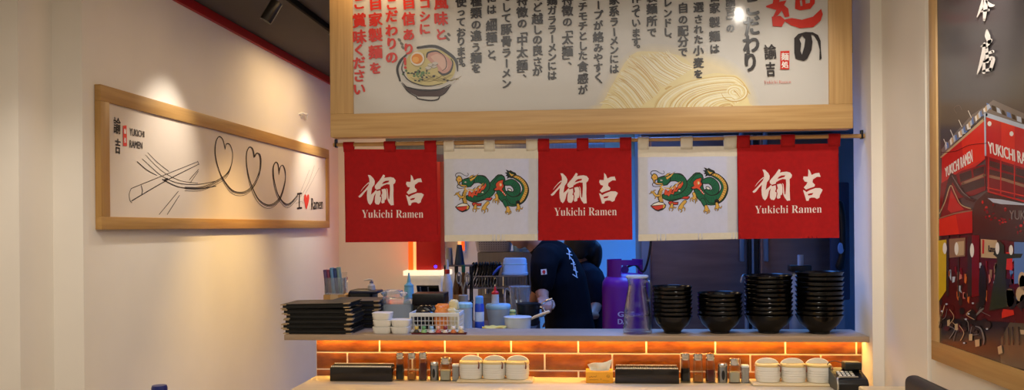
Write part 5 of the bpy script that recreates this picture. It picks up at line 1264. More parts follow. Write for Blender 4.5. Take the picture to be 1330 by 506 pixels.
for u, vt, mc, lab in ((593.3, 345, m_black, 'brown glass bottle with a black cap beside the grey cup'), (602.5, 344, m_green, 'brown glass bottle with a green cap beside the wire rack')):
    h_ = (PY(u, vt, 4.34).z-ZK)/mp(1, 4.34)
    lath('brown_bottle', lab, 'bottle', u, 4.34, [('bottle_body', [(0, 0), (4.6, 0), (4.8, 1), (4.8, h_*.62), (2.6, h_*.78), (2, h_*.9), (0, h_*.9)], m_brown), ('cap', [(2.1, h_*.88), (2.5, h_*.89), (2.5, h_), (0, h_)], mc), ('paper_label', [(4.84, h_*.2), (4.9, h_*.22), (4.9, h_*.5), (4.84, h_*.52)], paint('tan_label', (170, 120, 60), .6))], 'brown glass bottles')
t, k = lath('grey_cup', 'grey cup holding scissors among the bottles', 'cup', 602, 4.22, [('cup_body', [(0, 0), (5.2, 0), (5.6, 1), (6.2, 42), (5.8, 42), (5, 2), (0, 1.6)], paint('grey_cup', (150, 146, 142), .5)), ('rim', [(5.9, 41), (6.5, 41.4), (6.5, 42.6), (5.9, 43)], paint('grey_cup', (150, 146, 142), .5))])
c_ = wk(602, 4.22)
t = thing('scissors', 'scissors with steel loop handles standing in the grey cup', 'scissors', (c_.x, 4.22, ZK+3*k))
for sx in (-1, 1):
    mb = MB(); mb.tube([(sx*5.6*k+sx*2.8*k*math.cos(q), 0, 62*k+7*k*math.sin(q)) for q in [2*PI*j/16 for j in range(17)]], 1.0*k, 8); mb.build('handle_loop', m_gsteel, t)
    mb = MB(); mb.tube([(sx*3*k, 0, 57*k), (0, 0, 46*k), (-sx*1.6*k, 0, 0)], [1.1*k, 1.3*k, .4*k], 8); mb.build('blade', m_gsteel, t)
lath('clear_canister', 'clear canister with pale blue lid at the end of the white basket', 'canister', 603.5, 4.06, [('canister_body', [(0, 0), (9.6, 0), (10, 1), (10, 33), (9.4, 33), (9.3, 2), (0, 1.6)], m_tub), ('lid', [(10.2, 32), (10.6, 33), (10.6, 37), (9, 38.5), (0, 38.5)], m_lidb)])
t, k = lath('serving_plate', 'white plate at the shelf back beside the blue spray can', 'plate', 612, 4.03, [('plate_body', [(0, 0), (9, 0), (10, .8), (16, 3.4), (16, 4.2), (10, 2), (0, 1.4)], m_white), ('foot_ring', [(8.6, 0), (9, -.01), (9.4, .2), (9, .6)], m_white)])
lath('spray_can', 'blue spray can with a lighter cap behind the shelf', 'can', 622.8, 4.12, [('can_body', [(0, 0), (5.8, 0), (6, .8), (6, 33), (5.2, 35.5), (0, 35.5)], m_blue), ('cap', [(5.2, 35), (5.4, 36), (5.2, 43.5), (4, 45), (0, 45)], paint('sky_cap', (96, 160, 226), .35)), ('printed_band', [(6.04, 12), (6.1, 12.4), (6.1, 24), (6.04, 24.4)], paint('white_band', (190, 206, 226), .4))])
def tub2(t, W, D, H):
    mb = MB(); mb.lathe([(.001, 0), (W*.36, 0), (W*.38, .002), (W*.47, H*.8), (W*.45, H*.8), (W*.36, .004), (.001, .003)], 36, sy=.8); mb.build('bowl_body', m_tub, t)
    mb = MB(); mb.lathe([(.001, .0035), (W*.35, .0045), (W*.43, H*.6), (.001, H*.64)], 36, sy=.8); mb.build('dark_contents', paint('dark_contents', (28, 30, 36), .5), t)
    mb = MB(); mb.lathe([(.001, H*.79), (W*.48, H*.79), (W*.5, H*.83), (W*.5, H*.93), (W*.46, H), (.001, H)], 36, sy=.8); mb.build('lid', m_lidb, t)
zt2 = boxy('lidded_bowl', 'clear round bowl of dark contents with a pale blue lid under the red-tipped bottle', 'bowl', 629, 662, 395.5, 4.20, .11, tub2)
ztb = PY(629, 395.5, 4.20).z
lath('squeeze_bottle', 'white squeeze bottle with a red tip standing on the pale blue lid', 'bottle', 643.5, 4.25, [('bottle_body', [(0, 0), (4.6, 0), (4.9, .6), (4.8, 13), (0, 13.5)], paint('milk_white', (206, 208, 208), .35)), ('nozzle', [(4.9, 12.6), (5, 15), (2.2, 17), (1, 22), (0, 23)], m_redp)], z=ztb+.0005)
# blue spotted: yellow cloth, saucepan, black pan, jug with knives
t = thing('yellow_cloth', 'folded yellow cleaning cloth beside the white saucepan', 'cloth', wk(642, 4.05))
W = mp(29, 4.05)
def cl(z0, ph):
    return lambda s_, w_: V((-W/2+W*s_, -.045+.09*w_, z0+.006*math.sin(s_*8+ph)*math.sin(w_*5+ph)+.007))
mcl = M('yellow_cloth', (226, 196, 96), .9, vscale=40, bump=.2, bscale=200)
for z0, ph, nm in ((.004, 0, 'lower_fold'), (.018, 1.5, 'upper_fold')):
    mb = MB(); mb.sheet(cl(z0, ph), 20, 12); o = mb.build(nm, mcl, t); so = o.modifiers.new('solidify', 'SOLIDIFY'); so.thickness = .008
t, k = lath('saucepan', 'white saucepan with a pale wooden handle at the back of the shelf', 'saucepan', 672.5, 4.14, [('pan_body', [(0, 0), (15.4, 0), (16.6, 1), (17.6, 16.5), (18.2, 17), (17.4, 17.4), (16.6, 16.5), (15.6, 1.6), (0, 1.2)], paint('enamel_white', (206, 212, 216), .25)), ('rim_band', [(17.7, 15.8), (18.3, 16.2), (18.3, 17.4), (17.6, 17.6)], paint('enamel_white', (206, 212, 216), .25))], seg=40)
mb = MB(); mb.tube([(17*k, 0, 14*k), (22*k, -.005, 17*k), (40*k, -.015, 24*k)], [1.4*k, 1.9*k, 2.2*k], 10, round_=True); mb.build('handle', M('pale_wood_handle', (214, 196, 166), .5), t)
t, k = lath('frying_pan', 'black deep pan behind the white saucepan', 'pan', 686, 4.36, [('pan_body', [(0, 0), (13, 0), (14, 1), (15.4, 27), (16, 27.4), (15, 27.6), (13, 2), (0, 1.6)], m_black), ('rim_band', [(15.4, 26.6), (16.3, 27), (16.3, 28), (15.4, 28.2)], m_black)], seg=36)
mb = MB(); mb.tube([(15*k, 0, 25*k), (24*k, -.01, 31*k), (31*k, -.012, 34*k)], [1.3*k, 1.5*k, 1.4*k], 10, round_=True); mb.build('handle', m_chrome, t)
mb = MB(); mb.tube([(14.5*k, -.03, 23*k), (21*k, -.05, 22*k), (23*k, -.052, 15*k), (17*k, -.04, 12*k)], 1.3*k, 10, 4, round_=True); mb.build('side_grip', m_chrome, t)
Yj = 4.36
t = thing('yellow_sponge', 'pale yellow sponge between the cloth and the black pan', 'sponge', wk(664.5, 4.30)); 
hs = PY(664.5, 402, 4.30).z-ZK
mb = MB(); mb.span((-.02, -.02, 0), (.02, .02, hs), bev=.006); mb.build('sponge_body', paint('sponge_yellow', (214, 208, 120), .9), t)
mb = MB(); mb.span((-.0205, -.0205, hs*.8), (.0205, .0205, hs*.9), bev=.003); mb.build('scour_layer', paint('sponge_green', (96, 140, 90), .9), t)
c_ = wk(675.5, 4.48); k = mp(1, 4.48)
hj = PY(675, 371, 4.48).z-ZK
t = thing('measuring_jug', 'translucent jug holding brown-handled knives beside the cook', 'jug', c_)
mb = MB(); mb.lathe([(.001, 0), (11*k, 0), (11.6*k, .004), (13.6*k, hj), (13*k, hj), (11*k, .008), (.001, .006)], 36); mb.build('jug_body', m_clear, t)
mb = MB(); mb.lathe([(13.2*k, hj-.006), (14.2*k, hj-.004), (14.2*k, hj), (13.2*k, hj+.001)], 36); mb.build('rim', m_clear, t)
mb = MB(); mb.tube([(-13*k, 0, hj*.9), (-19*k, 0, hj*.88), (-19*k, 0, hj*.5), (-12.4*k, 0, hj*.42)], 1.3*k, 8, 4, round_=True); mb.build('handle', m_clear, t)
for dx, lean, lab in ((-2, -.10, 'brown-handled knife standing in the jug, nearer the wire rack'), (4.5, -.14, 'brown-handled knife standing in the jug, nearer the cook')):
    t = thing('kitchen_knife', lab, 'knife', (c_.x+dx*k, 4.48, ZK+.0075), 0, 'knives in the jug')
    t.rotation_euler = (0, lean, 0)
    mb = MB(); mb.box((0, 0, hj*.30), (2.6*k, .002, hj*.60), bev=.0008); mb.build('blade', m_chrome, t)
    mb = MB(); mb.box((0, 0, hj*.60+.030), (2.9*k, .014, .066), bev=.005, seg=3); mb.build('handle', M('walnut_handle', (132, 82, 52), .5), t)
# wire rack of black spoons
Yr = 4.62
a_, b_ = PY(596, 373, Yr), PY(683, 373, Yr); zr0, zr1 = PY(640, 374, Yr).z, PY(640, 358.5, Yr).z
t = thing('wire_rack', 'long steel wire rack holding black spoons behind the bottles', 'rack', ((a_.x+b_.x)/2, Yr+.06, 0))
W = b_.x-a_.x
for z in (zr0, zr1):
    mb = MB(); mb.tube([(-W/2, -.06, z), (W/2, -.06, z), (W/2, .06, z), (-W/2, .06, z), (-W/2, -.06, z)], .003, 8); mb.build('wire_ring', m_gsteel, t)
mb = MB()
for i in range(24):
    x = -W/2+W*i/23
    for y in (-.06, .06): mb.tube([(x, y, zr0), (x, y, zr1)], .0016, 6)
    mb.tube([(x, -.06, zr0), (x, .06, zr0)], .0016, 6)
mb.build('wire_grating', m_gsteel, t)
for x in (-W/2, W/2):
    for y in (-.06, .06):
        mb = MB(); mb.rod((x, y, 0), (x, y, zr1+.002), .007); mb.build('leg', m_steel_d, t)
mb = MB(); mb.span((-W/2, -.058, zr0-.22), (W/2, .06, zr0-.212), bev=.001); mb.build('lower_shelf', m_steel_d, t)
mb = MB(); mb.span((-W/2, -.055, zr0+.0018), (W/2, .055, zr0+.0045)); mb.build('drip_tray', m_black, t)
sp0 = None
for i in range(14):
    u = 606+i*2.5
    loc = (PY(u, 360, Yr).x, Yr+.06+(i % 3)*.034-.034, zr0+.0052)
    ln = PY(u, 343+(i % 4)*1.5, Yr).z-zr0-.005
    if sp0 is None:
        sp0 = thing('black_spoon', 'black soup spoon leaning in the wire rack', 'spoon', loc, 0, 'black spoons in the wire rack')
        mb = MB(); mb.tube([(0, 0, ln), (.004, 0, ln*.6), (0, 0, 0)], [.009, .006, .005], 8, 4, sx=.6, round_=True); mb.build('handle', m_blackgl, sp0)
        mb = MB(); mb.ball((-.004, 0, ln), (.008, .012, .016), 12, 8); mb.build('bowl_end', m_blackgl, sp0)
    else: dup(sp0, loc, rot=(0, .3+rnd.uniform(-.02, .02), 0))
sp0.rotation_euler = (0, .3, 0)
def updown_tub(t, W, D, H):
    mb = MB(); mb.lathe([(W*.48, 0), (W*.5, .002), (W*.5, .012), (W*.47, .016), (W*.43, H*.9), (W*.38, H), (.001, H)], 36, sq=4, sy=.6); mb.build('tub_body', M('blue_white_tub', (170, 206, 240), .2, trans=.25, ior=1.2), t)
    mb = MB(); mb.lathe([(W*.44, H*.6), (W*.452, H*.62), (W*.452, H*.66), (W*.44, H*.68)], 36, sq=4, sy=.6); mb.build('ridge', m_lidb, t)
boxy('upturned_tub', 'translucent tub turned upside down on the wire rack beside the cook', 'tub', 650, 685, 335, Yr+.0, .12, updown_tub, z=zr1+.0035)
c_ = PY(645.5, 353, Yr+.02)
t = thing('blue_lid', 'blue plastic lid leaning against the upturned tub on the rack', 'lid', (c_.x, Yr+.03, zr1+.004))
R_ = Matrix.Rotation(.75, 4, 'Y')
mb = MB(); mb.box((0, 0, .026), (.008, .08, .062), rot=R_, bev=.003, seg=3); mb.build('lid_panel', m_blue, t)
mb = MB(); mb.box((-.004, 0, .030), (.004, .066, .046), rot=R_, bev=.001); mb.build('raised_panel', paint('blue_plastic_light', (76, 116, 214), .35), t)
# machine with a basket on it behind the rack
Ym = 5.52
def machine(t, W, D, H):
    mb = MB(); mb.span((-W/2, -D/2, 0), (W/2, D/2, H), bev=.006); mb.build('machine_body', m_steel_d, t)
    mb = MB(); mb.span((-W*.42, -D/2-.004, H*.78), (W*.2, -D/2, H*.95), bev=.001); mb.build('front_panel', m_steel, t)
    for x in (-.34, -.18, -.04):
        mb = MB(); mb.cyl((W*x, -D/2-.02, H*.80), .012, H*.14); mb.build('lever', m_chrome, t)
    for x in (.06, .14):
        mb = MB(); mb.lathe([(.001, 0), (.014, 0), (.012, .018), (.001, .02)], 16, X=Matrix.Translation((W*x, -D/2, H*.80)) @ Matrix.Rotation(PI/2, 4, 'X')); mb.build('knob', m_black, t)
boxy('steel_machine', 'dark steel kitchen machine under the perforated basket', 'machine', 620, 696, 327.5, Ym, .4, machine, z=0)
zM = PY(620, 327.5, Ym).z
c_ = PY(638, 327, Ym)
W = mp(49, Ym); H = mp(17, Ym)
t = thing('perforated_basket', 'pale grey perforated plastic basket on the machine, just under the white dragon banner', 'basket', (c_.x-.002, Ym+.17, zM+.0005))
prof = [(.001, 0), (W*.44, 0), (W*.455, .006), (W*.5, H*.92), (W*.515, H*.94), (W*.515, H), (W*.48, H), (W*.44, .008), (.001, .006)]
mb = MB(); mb.lathe(prof, 40, sq=6, sy=.6); mb.build('basket_body', paint('grey_lilac_plastic', (176, 172, 186), .45), t)
mb = MB()
for i in range(12):
    for j in range(4):
        mb.box((-W*.36+W*.72*i/11, -W*.5*.6*(.93+.02*j)-.0005, H*(.22+.17*j)), (.006, .004, .004))
mb.build('hole_pattern', paint('grey_hole', (92, 90, 104), .6), t)
a_ = PY(672, 327, Ym)
t = thing('plastic_bag', 'pale blue plastic bag standing on the machine beside the perforated basket', 'bag', (a_.x-.01, Ym+.14, zM+.0005))
mb = MB(); crumple(mb, (0, 0, .06), (.028, .04, .075), 44, .25, 22); mb.build('bag_film', paint('bag_blue_white', (150, 190, 230), .35), t)
mb = MB(); crumple(mb, (.035, 0, .024), (.036, .03, .022), 45, .3, 18); mb.build('bag_fold', paint('bag_blue_white', (150, 190, 230), .35), t)
# -------- glowing red panel at the end of the passage
Yp = YB-.22
a_, b_ = PY(529.5, 330, Yp), PY(572.5, 330, Yp); zlo, zhi = PY(550, 350.5, Yp).z, 2.05
t = thing('red_panel', 'red door panel with a glowing orange edge behind the first red banner', 'panel', ((a_.x+b_.x)/2, Yp+.1, 0))
W = b_.x-a_.x
m_rp = paint('red_lacquer_panel', (190, 22, 12), .4); m_glow = M('orange_glow', (255, 96, 24), .5, emit=1.1, ecol=(255, 84, 16), var=0); m_glow2 = M('amber_glow', (255, 190, 130), .5, emit=1.1, ecol=(255, 168, 96), var=0)
mb = MB(); mb.span((-W/2+W*.25, -.09, zlo), (W/2, .09, zhi), bev=.004); mb.build('door_leaf', m_rp, t)
mb = MB(); mb.span((-W/2, -.08, zlo), (-W/2+W*.155, .08, zhi), bev=.003); mb.build('light_edge', m_glow, t)
mb = MB(); mb.span((-W/2+W*.155, -.085, zlo), (-W/2+W*.245, .085, zhi), bev=.003); mb.build('light_edge', m_glow2, t)
mb = MB(); mb.span((-W/2, -.09, 0), (W/2, .09, zlo-.04), bev=.003); mb.build('base_cabinet', m_white, t)
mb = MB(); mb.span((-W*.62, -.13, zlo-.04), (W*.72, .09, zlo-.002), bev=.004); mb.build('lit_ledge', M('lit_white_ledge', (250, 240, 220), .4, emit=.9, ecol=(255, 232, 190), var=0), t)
c_ = PY(565.5, 346, Yp)
mb = MB(); mb.ball((c_.x-t.location.x, -.092, c_.z), (.012, .006, .012), 12, 8); mb.build('blue_indicator', M('blue_indicator', (60, 40, 255), .4, emit=3, ecol=(70, 40, 255), var=0), t)
# second glowing tube
a_ = PY(594.5, 316, Yp)
t = thing('wall_tube_light', 'narrow amber tube light on the rear wall above the metal tumblers', 'light', (a_.x, YB-.03, 1.25))
mb = MB(); mb.span((-.03, -.01, 0), (.03, .029, .95), bev=.003); mb.build('backing', m_white, t)
mb = MB(); mb.cyl((-.012, -.022, .02), .012, .9); mb.build('tube', m_glow2, t)
mb = MB(); mb.cyl((.016, -.022, .02), .012, .9); mb.build('tube', m_glow, t)
# -------- gas cylinder
Yg = 4.72
c_ = PY(812, 400, Yg); k = mp(1, Yg)
m_pur = M('purple_enamel', (104, 20, 132), .35, var=.05, vscale=6); m_purd = M('purple_dark', (74, 16, 98), .4)
zsh = PY(812, 358, Yg).z; r = 29.5*k
t = thing('gas_cylinder', 'tall purple gas cylinder with a guard collar standing behind the glass pitcher', 'gas cylinder', (c_.x, Yg, 0))
mb = MB(); mb.lathe([(.001, .05), (r*.8, .05), (r*.97, .09), (r, .13), (r, zsh-.06), (r*.97, zsh-.03), (r*.85, zsh-.008), (r*.6, zsh+.012), (.001, zsh+.02)], 44); mb.build('cylinder_body', m_pur, t)
mb = MB(); mb.lathe([(r*.84, 0), (r*.86, 0), (r*.86, .08), (r*.84, .08)], 40); mb.build('foot_ring', m_purd, t)
zc0, zc1 = zsh-.002, PY(800, 336.5, Yg).z
rc = 23*k
def arc(a0, a1, z0, z1, rr=rc):
    mb = MB(); n = 16; rings = []
    for i in range(n+1):
        q = a0+(a1-a0)*i/n; rings.append([(math.cos(q)*s_, math.sin(q)*s_, z) for s_, z in ((rr, z0), (rr, z1), (rr-.005, z1), (rr-.005, z0))])
    return mb.loft(rings)
for a0, a1, z0, z1 in ((PI*.92, PI*1.42, zc0, zc1), (PI*1.42, PI*2.35, zc1-.028, zc1), (PI*1.92, PI*2.22, zc0, zc1-.02), (PI*.55, PI*.92, zc0, zc1)): arc(a0, a1, z0, z1).build('guard_collar', m_pur, t)
mb = MB(); mb.lathe([(.001, zsh+.01), (.016, zsh+.01), (.016, zsh+.045), (.010, zsh+.05), (.010, zsh+.065), (.001, zsh+.065)], 20); mb.build('valve', m_purd, t)
mb = MB(); mb.lathe([(.001, 0), (.020, 0), (.020, .012), (.001, .012)], 20, X=Matrix.Translation((0, -.012, zsh+.035)) @ Matrix.Rotation(PI/2, 4, 'X')); mb.build('valve_knob', m_purd, t)
mb = MB(); mb.tube([(.0, 0, zsh+.04), (.05, -.03, zsh+.06), (.10, -.05, zsh+.03), (.135, -.06, zsh+.2), (.14, -.02, zsh+.5)], .006, 8, 6); mb.build('hose', m_black, t)
def cylmap(u, v):  # letters wrapped on the drum
    q = (u-812)/29.5; q = max(-.98, min(.98, q)); an = math.asin(q)
    return V((c_.x+math.sin(an)*(r+.001), Yg-math.cos(an)*(r+.001), PY(812, v, Yg-r).z))
pr = Print(cylmap, (0, -1, 0), base=0.0)
m_gt = paint('pale_violet_letters', (196, 190, 226), .5)
pr.text('GAS', ((802, 404.5), (822, 404.5), (822, 411), (802, 411)), m_gt, 1, .3); pr.text('DA', ((802, 414), (814, 414), (814, 420.5), (802, 420.5)), m_gt, 1, .3)
pr.build('drum_lettering', t, fine=.02)
# -------- refrigerator
Yf = 4.95
m_door = M('dark_fridge_steel', (120, 100, 98), .34, .75, stretch=(2, 2, 14), vscale=2, var=.12)
fx = lambda u: PY(u, 350, Yf).x
x0, x1 = fx(833.5), fx(1113); zt_ = 2.08
t = thing('refrigerator', 'tall two-door dark steel refrigerator behind the bowl stacks', 'refrigerator', ((x0+x1)/2, Yf+.35, 0))
mb = MB(); mb.span((x0, Yf+.02, .1), (x1, Yf+.7, zt_), bev=.004); mb.build('cabinet', m_steel_b, t, world=True)
for a_, b_ in ((844.5, 970), (986, 1086)):
    mb = MB(); mb.span((fx(a_), Yf-.03, .16), (fx(b_), Yf+.019, zt_-.14), bev=.012, seg=3); d_ = mb.build('door', m_door, t, world=True)
    hx_ = fx(b_-8 if a_ < 900 else a_+7)
    mb = MB(); mb.span((hx_-.012, Yf-.055, 1.25), (hx_+.012, Yf-.031, 1.95), bev=.006); h_ = mb.build('handle', m_steel_b, d_); h_.location = -V(t.location)+V(t.location); 
mb = MB(); mb.span((fx(972), Yf-.008, .16), (fx(984), Yf+.019, zt_-.14)); mb.build('gasket', m_black, t, world=True)
mb = MB(); mb.span((fx(976), Yf-.02, .16), (fx(978.5), Yf-.004, zt_-.14)); mb.build('blue_edge_strip', m_steel_b, t, world=True)
mb = MB(); mb.span((x0, Yf-.02, zt_-.13), (x1, Yf+.019, zt_), bev=.003); mb.build('control_panel', m_steel_b, t, world=True)
for x in (x0+.08, x1-.08):
    for y in (Yf+.1, Yf+.6):
        mb = MB(); mb.cyl((x, y, 0), .025, .1); mb.build('foot', m_black, t, world=True)
# -------- sink bench with tap between the fridge and the shelf
Ysk = 4.22
z_s = .80
t = thing('sink_bench', 'steel sink bench in front of the refrigerator', 'sink', (.75, 4.35, 0))
xa, xb_ = .36, 1.60
mb = MB(); mb.span((xa, 4.12, z_s-.03), (xb_, 4.62, z_s), bev=.003); mb.build('bench_top', m_steel, t, world=True)
mb = MB(); mb.span((xa+.25, 4.2, z_s-.2), (xa+.7, 4.55, z_s-.031), bev=.01); mb.build('basin', m_steel, t, world=True)
for x in (xa+.04, xb_-.04):
    for y in (4.16, 4.58):
        mb = MB(); mb.rod((x, y, 0), (x, y, z_s-.03), .018); mb.build('leg', m_steel, t, world=True)
c_ = PY(969.5, 360, 4.5)
t = thing('tap', 'slim steel tap rising between the two middle bowl stacks', 'tap', (c_.x, 4.5, z_s+.0005))
zt3 = PY(966, 357, 4.5).z-z_s
mb = MB(); mb.rod((0, 0, 0), (0, 0, zt3-.01), .010); mb.build('riser', m_steel_b, t)
mb = MB(); mb.tube([(0, 0, zt3-.012), (-.006, -.01, zt3), (-.022, -.03, zt3-.004), (-.032, -.04, zt3-.03)], .007, 10, 5, round_=True); mb.build('spout', m_gsteel, t)
mb = MB(); mb.rod((0, -.012, .06), (.03, -.03, .07), .006); mb.build('lever', m_gsteel, t)
c_ = PY(1038.5, 352, 4.3); k = mp(1, 4.3)
zb_ = PY(1038, 352.5, 4.3).z; zh_ = PY(1038, 344, 4.3).z; zp_ = PY(1038, 330.5, 4.3).z
t = thing('soap_dispenser', 'black dispenser with a pale upright tube behind the tallest bowl stack', 'dispenser', (c_.x, 4.3, z_s+.0005))
mb = MB(); mb.lathe([(.001, 0), (.045, 0), (.048, .01), (.048, zb_-z_s-.03), (.03, zb_-z_s), (.001, zb_-z_s)], 28); mb.build('bottle_body', m_steel_b, t)
mb = MB(); mb.box((0, 0, (zb_+zh_)/2-z_s), (27*k, .06, zh_-zb_), bev=.006, seg=3); mb.build('dispenser_head', m_black, t)
mb = MB(); mb.cyl((-0, -.02, zh_-z_s-.001), 3.6*k, zp_-zh_); mb.build('upright_tube', paint('pale_grey_tube', (150, 158, 172), .4), t)
c_ = PY(1100, 322, 4.6)
t = thing('wall_phone', 'dark handset with a round pale dial fixed on the kitchen wall by the pillar', 'phone', (c_.x+.02, 4.80, 1.05))
mb = MB(); mb.span((-.05, -.01, 0), (.05, .02, .62), bev=.01); mb.build('back_plate', M('slate_blue_plate', (44, 56, 84), .4), t)
mb = MB(); mb.tube([(-.01, -.03, .5), (.0, -.05, .42), (.0, -.05, .26), (-.01, -.03, .18)], [.024, .016, .016, .024], 12, 5, round_=True); mb.build('handset', m_black, t)
zd = PY(1099, 322, 4.78).z-1.05
mb = MB(); mb.lathe([(.001, 0), (.020, 0), (.018, .008), (.001, .009)], 20, X=Matrix.Translation((-.012, -.058, zd)) @ Matrix.Rotation(PI/2, 4, 'X') @ Matrix.Diagonal((.8, 1.5, 1, 1))); mb.build('dial', paint('pale_blue_dial', (120, 160, 210), .4), t)
mb = MB(); mb.span((-.02, -.005, -1.05), (.02, .015, 0)); mb.build('pedestal', m_steel_b, t)
# -------- extraction hood, duct and pipes seen between the banner tabs
t = thing('extraction_hood', 'dark steel extraction hood above the cooking side behind the banners', 'hood', (-.55, 5.35, 1.86))
mb = MB(); mb.loft([[(-.62, -.4, .02), (.62, -.4, .02), (.62, .4, .02), (-.62, .4, .02)], [(-.62, -.4, .10), (.62, -.4, .10), (.62, .4, .10), (-.62, .4, .10)], [(-.3, -.1, .4), (.3, -.1, .4), (.3, .4, .4), (-.3, .4, .4)]]); mb.build('hood_shell', m_steel_d, t)
mb = MB(); mb.span((-.18, .0, .4), (.18, .36, .739)); mb.build('duct', m_steel, t)
mb = MB(); mb.span((-.62, -.405, .0), (.62, -.395, .05), bev=.002); mb.build('drip_rail', m_steel, t)
for i, (x, c__) in enumerate(((-.98, m_black), (-.9, m_steel_b), (-.46, M('red_brown_pipe', (126, 60, 48), .5)))):
    t = thing('wall_pipe', ['black pipe on the rear wall near the passage', 'grey pipe on the rear wall beside the black pipe', 'red-brown pipe on the rear wall above the hood'][i], 'pipe', (x, YB-.05, 1.9), 0, 'pipes on the rear wall')
    mb = MB(); mb.cyl((0, 0, 0), .03, .69); mb.build('pipe_run', c__, t)
    mb = MB(); mb.box((0, .03, .35), (.1, .04, .03), bev=.003); mb.build('bracket', m_steel, t)
t = thing('wall_cabinet', 'dark wall cabinet high behind the white dragon banner over the bowls', 'cabinet', (.66, YB-.18, 1.98))
mb = MB(); mb.span((-.34, -.17, 0), (.34, .175, .55), bev=.004); mb.build('cabinet_body', m_black, t)
for sx in (-1, 1):
    mb = MB(); mb.span((min(sx*.335, sx*.005), -.185, .01), (max(sx*.335, sx*.005), -.171, .54), bev=.003); d_ = mb.build('door', M('charcoal_door', (40, 40, 46), .4), t)
    mb = MB(); mb.span((sx*.03-.006, -.2, .05), (sx*.03+.006, -.186, .2), bev=.003); mb.build('handle', m_steel, d_)
t = thing('ceiling_light', 'cool white light panel added on the kitchen ceiling, hidden behind the board', 'light', (.6, 5.9, CEIL))  # fitting added for the cool kitchen light, out of view behind the board
mb = MB(); mb.span((-.45, -.2, -.05), (.45, .2, -.001), bev=.004); mb.build('housing', m_white, t)
mb = MB(); mb.span((-.42, -.17, -.054), (.42, .17, -.0505)); mb.build('diffuser', M('cool_diffuser', (220, 236, 255), .5, emit=6, ecol=(130, 180, 255), var=0), t)
# ================================================================ people
m_skin = M('skin', (168, 118, 94), .5, var=.05, sss=.08); m_navy = M('navy_cotton', (10, 11, 18), .9, spec=.2, var=.15, vscale=30, bump=.2, bscale=120); m_navy2 = M('dark_navy_cotton', (11, 15, 28), .9, spec=.2, var=.15, vscale=30, bump=.2, bscale=120)
m_hair = M('dark_hair', (20, 16, 16), .45, stretch=(40, 40, 4), vscale=6, var=.4, bump=.4, bscale=40); m_trs = M('black_trousers', (20, 20, 22), .85); m_shoe = M('black_shoe', (16, 16, 16), .4)
m_eye = paint('eye_white', (236, 232, 226), .2); m_iris = paint('dark_iris', (40, 26, 20), .1)
def remesh(o, vox, sm=6, fac=.5):
    r = o.modifiers.new('remesh', 'REMESH'); r.mode = 'VOXEL'; r.voxel_size = vox; r.use_smooth_shade = True
    s_ = o.modifiers.new('smooth', 'SMOOTH'); s_.iterations = sm; s_.factor = fac
    return o
def hand(mb, w, d, up, side, curl=.5):
    """five fingered hand: w wrist, d pointing direction, up = back of the hand, side = +1 thumb along d x up"""
    w, d, up = V(w), V(d).normalized(), V(up); up = (up-d*up.dot(d)).normalized(); s = d.cross(up)*side
    X = Matrix((( *s, 0), (*d, 0), (*up, 0), (0, 0, 0, 1))).transposed()
    X = Matrix(((s.x, d.x, up.x, 0), (s.y, d.y, up.y, 0), (s.z, d.z, up.z, 0), (0, 0, 0, 1)))
    mb.ball(w+d*.045, (.040, .050, .016), 16, 10, X)
    mb.tube([w-d*.03, w+d*.02], [.024, .026], 12, round_=True)
    for i, (off, ln) in enumerate(((.030, .070), (.011, .080), (-.009, .075), (-.028, .058))):
        b = w+d*.082+s*off; q = d.copy(); pts = [b-d*.02, b]; p = b
        for j, f in enumerate((.45, .32, .23)):
            a = curl*(j+.7)*.75
            q2 = d*math.cos(a)-up*math.sin(a); p = p+q2*(ln*f); pts.append(p)
        mb.tube(pts, [.0095, .0095, .0088, .0082, .0068], 10, round_=True)
    b = w+d*.022+s*.030
    mb.tube([b-s*.012, b+s*.014+d*.022-up*.006, b+s*.020+d*.052-up*.02, b+s*.012+d*.074-up*.034], [.014, .012, .010, .0075], 10, round_=True)
def head(mb, c, f, up, sc=1.0):
    """skull, jaw, nose, ears, brow, lips around centre c, facing f"""
    c, f, up = V(c), V(f).normalized(), V(up); up = (up-f*up.dot(f)).normalized(); s = f.cross(up)
    X = Matrix(((s.x, f.x, up.x, 0), (s.y, f.y, up.y, 0), (s.z, f.z, up.z, 0), (0, 0, 0, 1)))
    P = lambda x, y, z: c+(s*x+f*y+up*z)*sc
    mb.ball(P(0, -.012, .030), tuple(q*sc for q in (.076, .094, .090)), 24, 16, X)
    mb.ball(P(0, .030, -.035), tuple(q*sc for q in (.058, .058, .078)), 20, 14, X)
    mb.ball(P(0, .056, -.088), tuple(q*sc for q in (.026, .026, .022)), 14, 10, X)
    mb.tube([P(0, .084, .018), P(0, .098, -.012), P(0, .106, -.030), P(0, .088, -.040)], [.008*sc, .010*sc, .014*sc, .009*sc], 10, round_=True)
    for k in (-1, 1):
        mb.tube([P(k*.012, .086, .026), P(k*.050, .072, .026)], [.010*sc, .008*sc], 8, round_=True)
        mb.ball(P(k*.012, .094, -.034), (.008*sc, .009*sc, .007*sc), 10, 8, X)
        mb.ball(P(k*.077, -.012, -.008), tuple(q*sc for q in (.010, .020, .032)), 12, 8, X)
    mb.tube([P(-.024, .076, -.058), P(0, .090, -.056), P(.024, .076, -.058)], [.005*sc, .008*sc, .005*sc], 8, 3, round_=True)
    mb.tube([P(-.020, .076, -.068), P(0, .088, -.069), P(.020, .076, -.068)], [.005*sc, .009*sc, .005*sc], 8, 3, round_=True)
    return P, X
def eyes(P, X, sc, parent):
    for k in (-1, 1):
        mb = MB(); mb.ball(P(k*.031, .074, .006), (.013*sc,)*3, 14, 10); mb.build('eye', m_eye, parent, world=True)
        mb = MB(); mb.ball(P(k*.031, .0845, .006), (.006*sc, .004*sc, .006*sc), 10, 8, X); mb.build('iris', m_iris, parent, world=True)
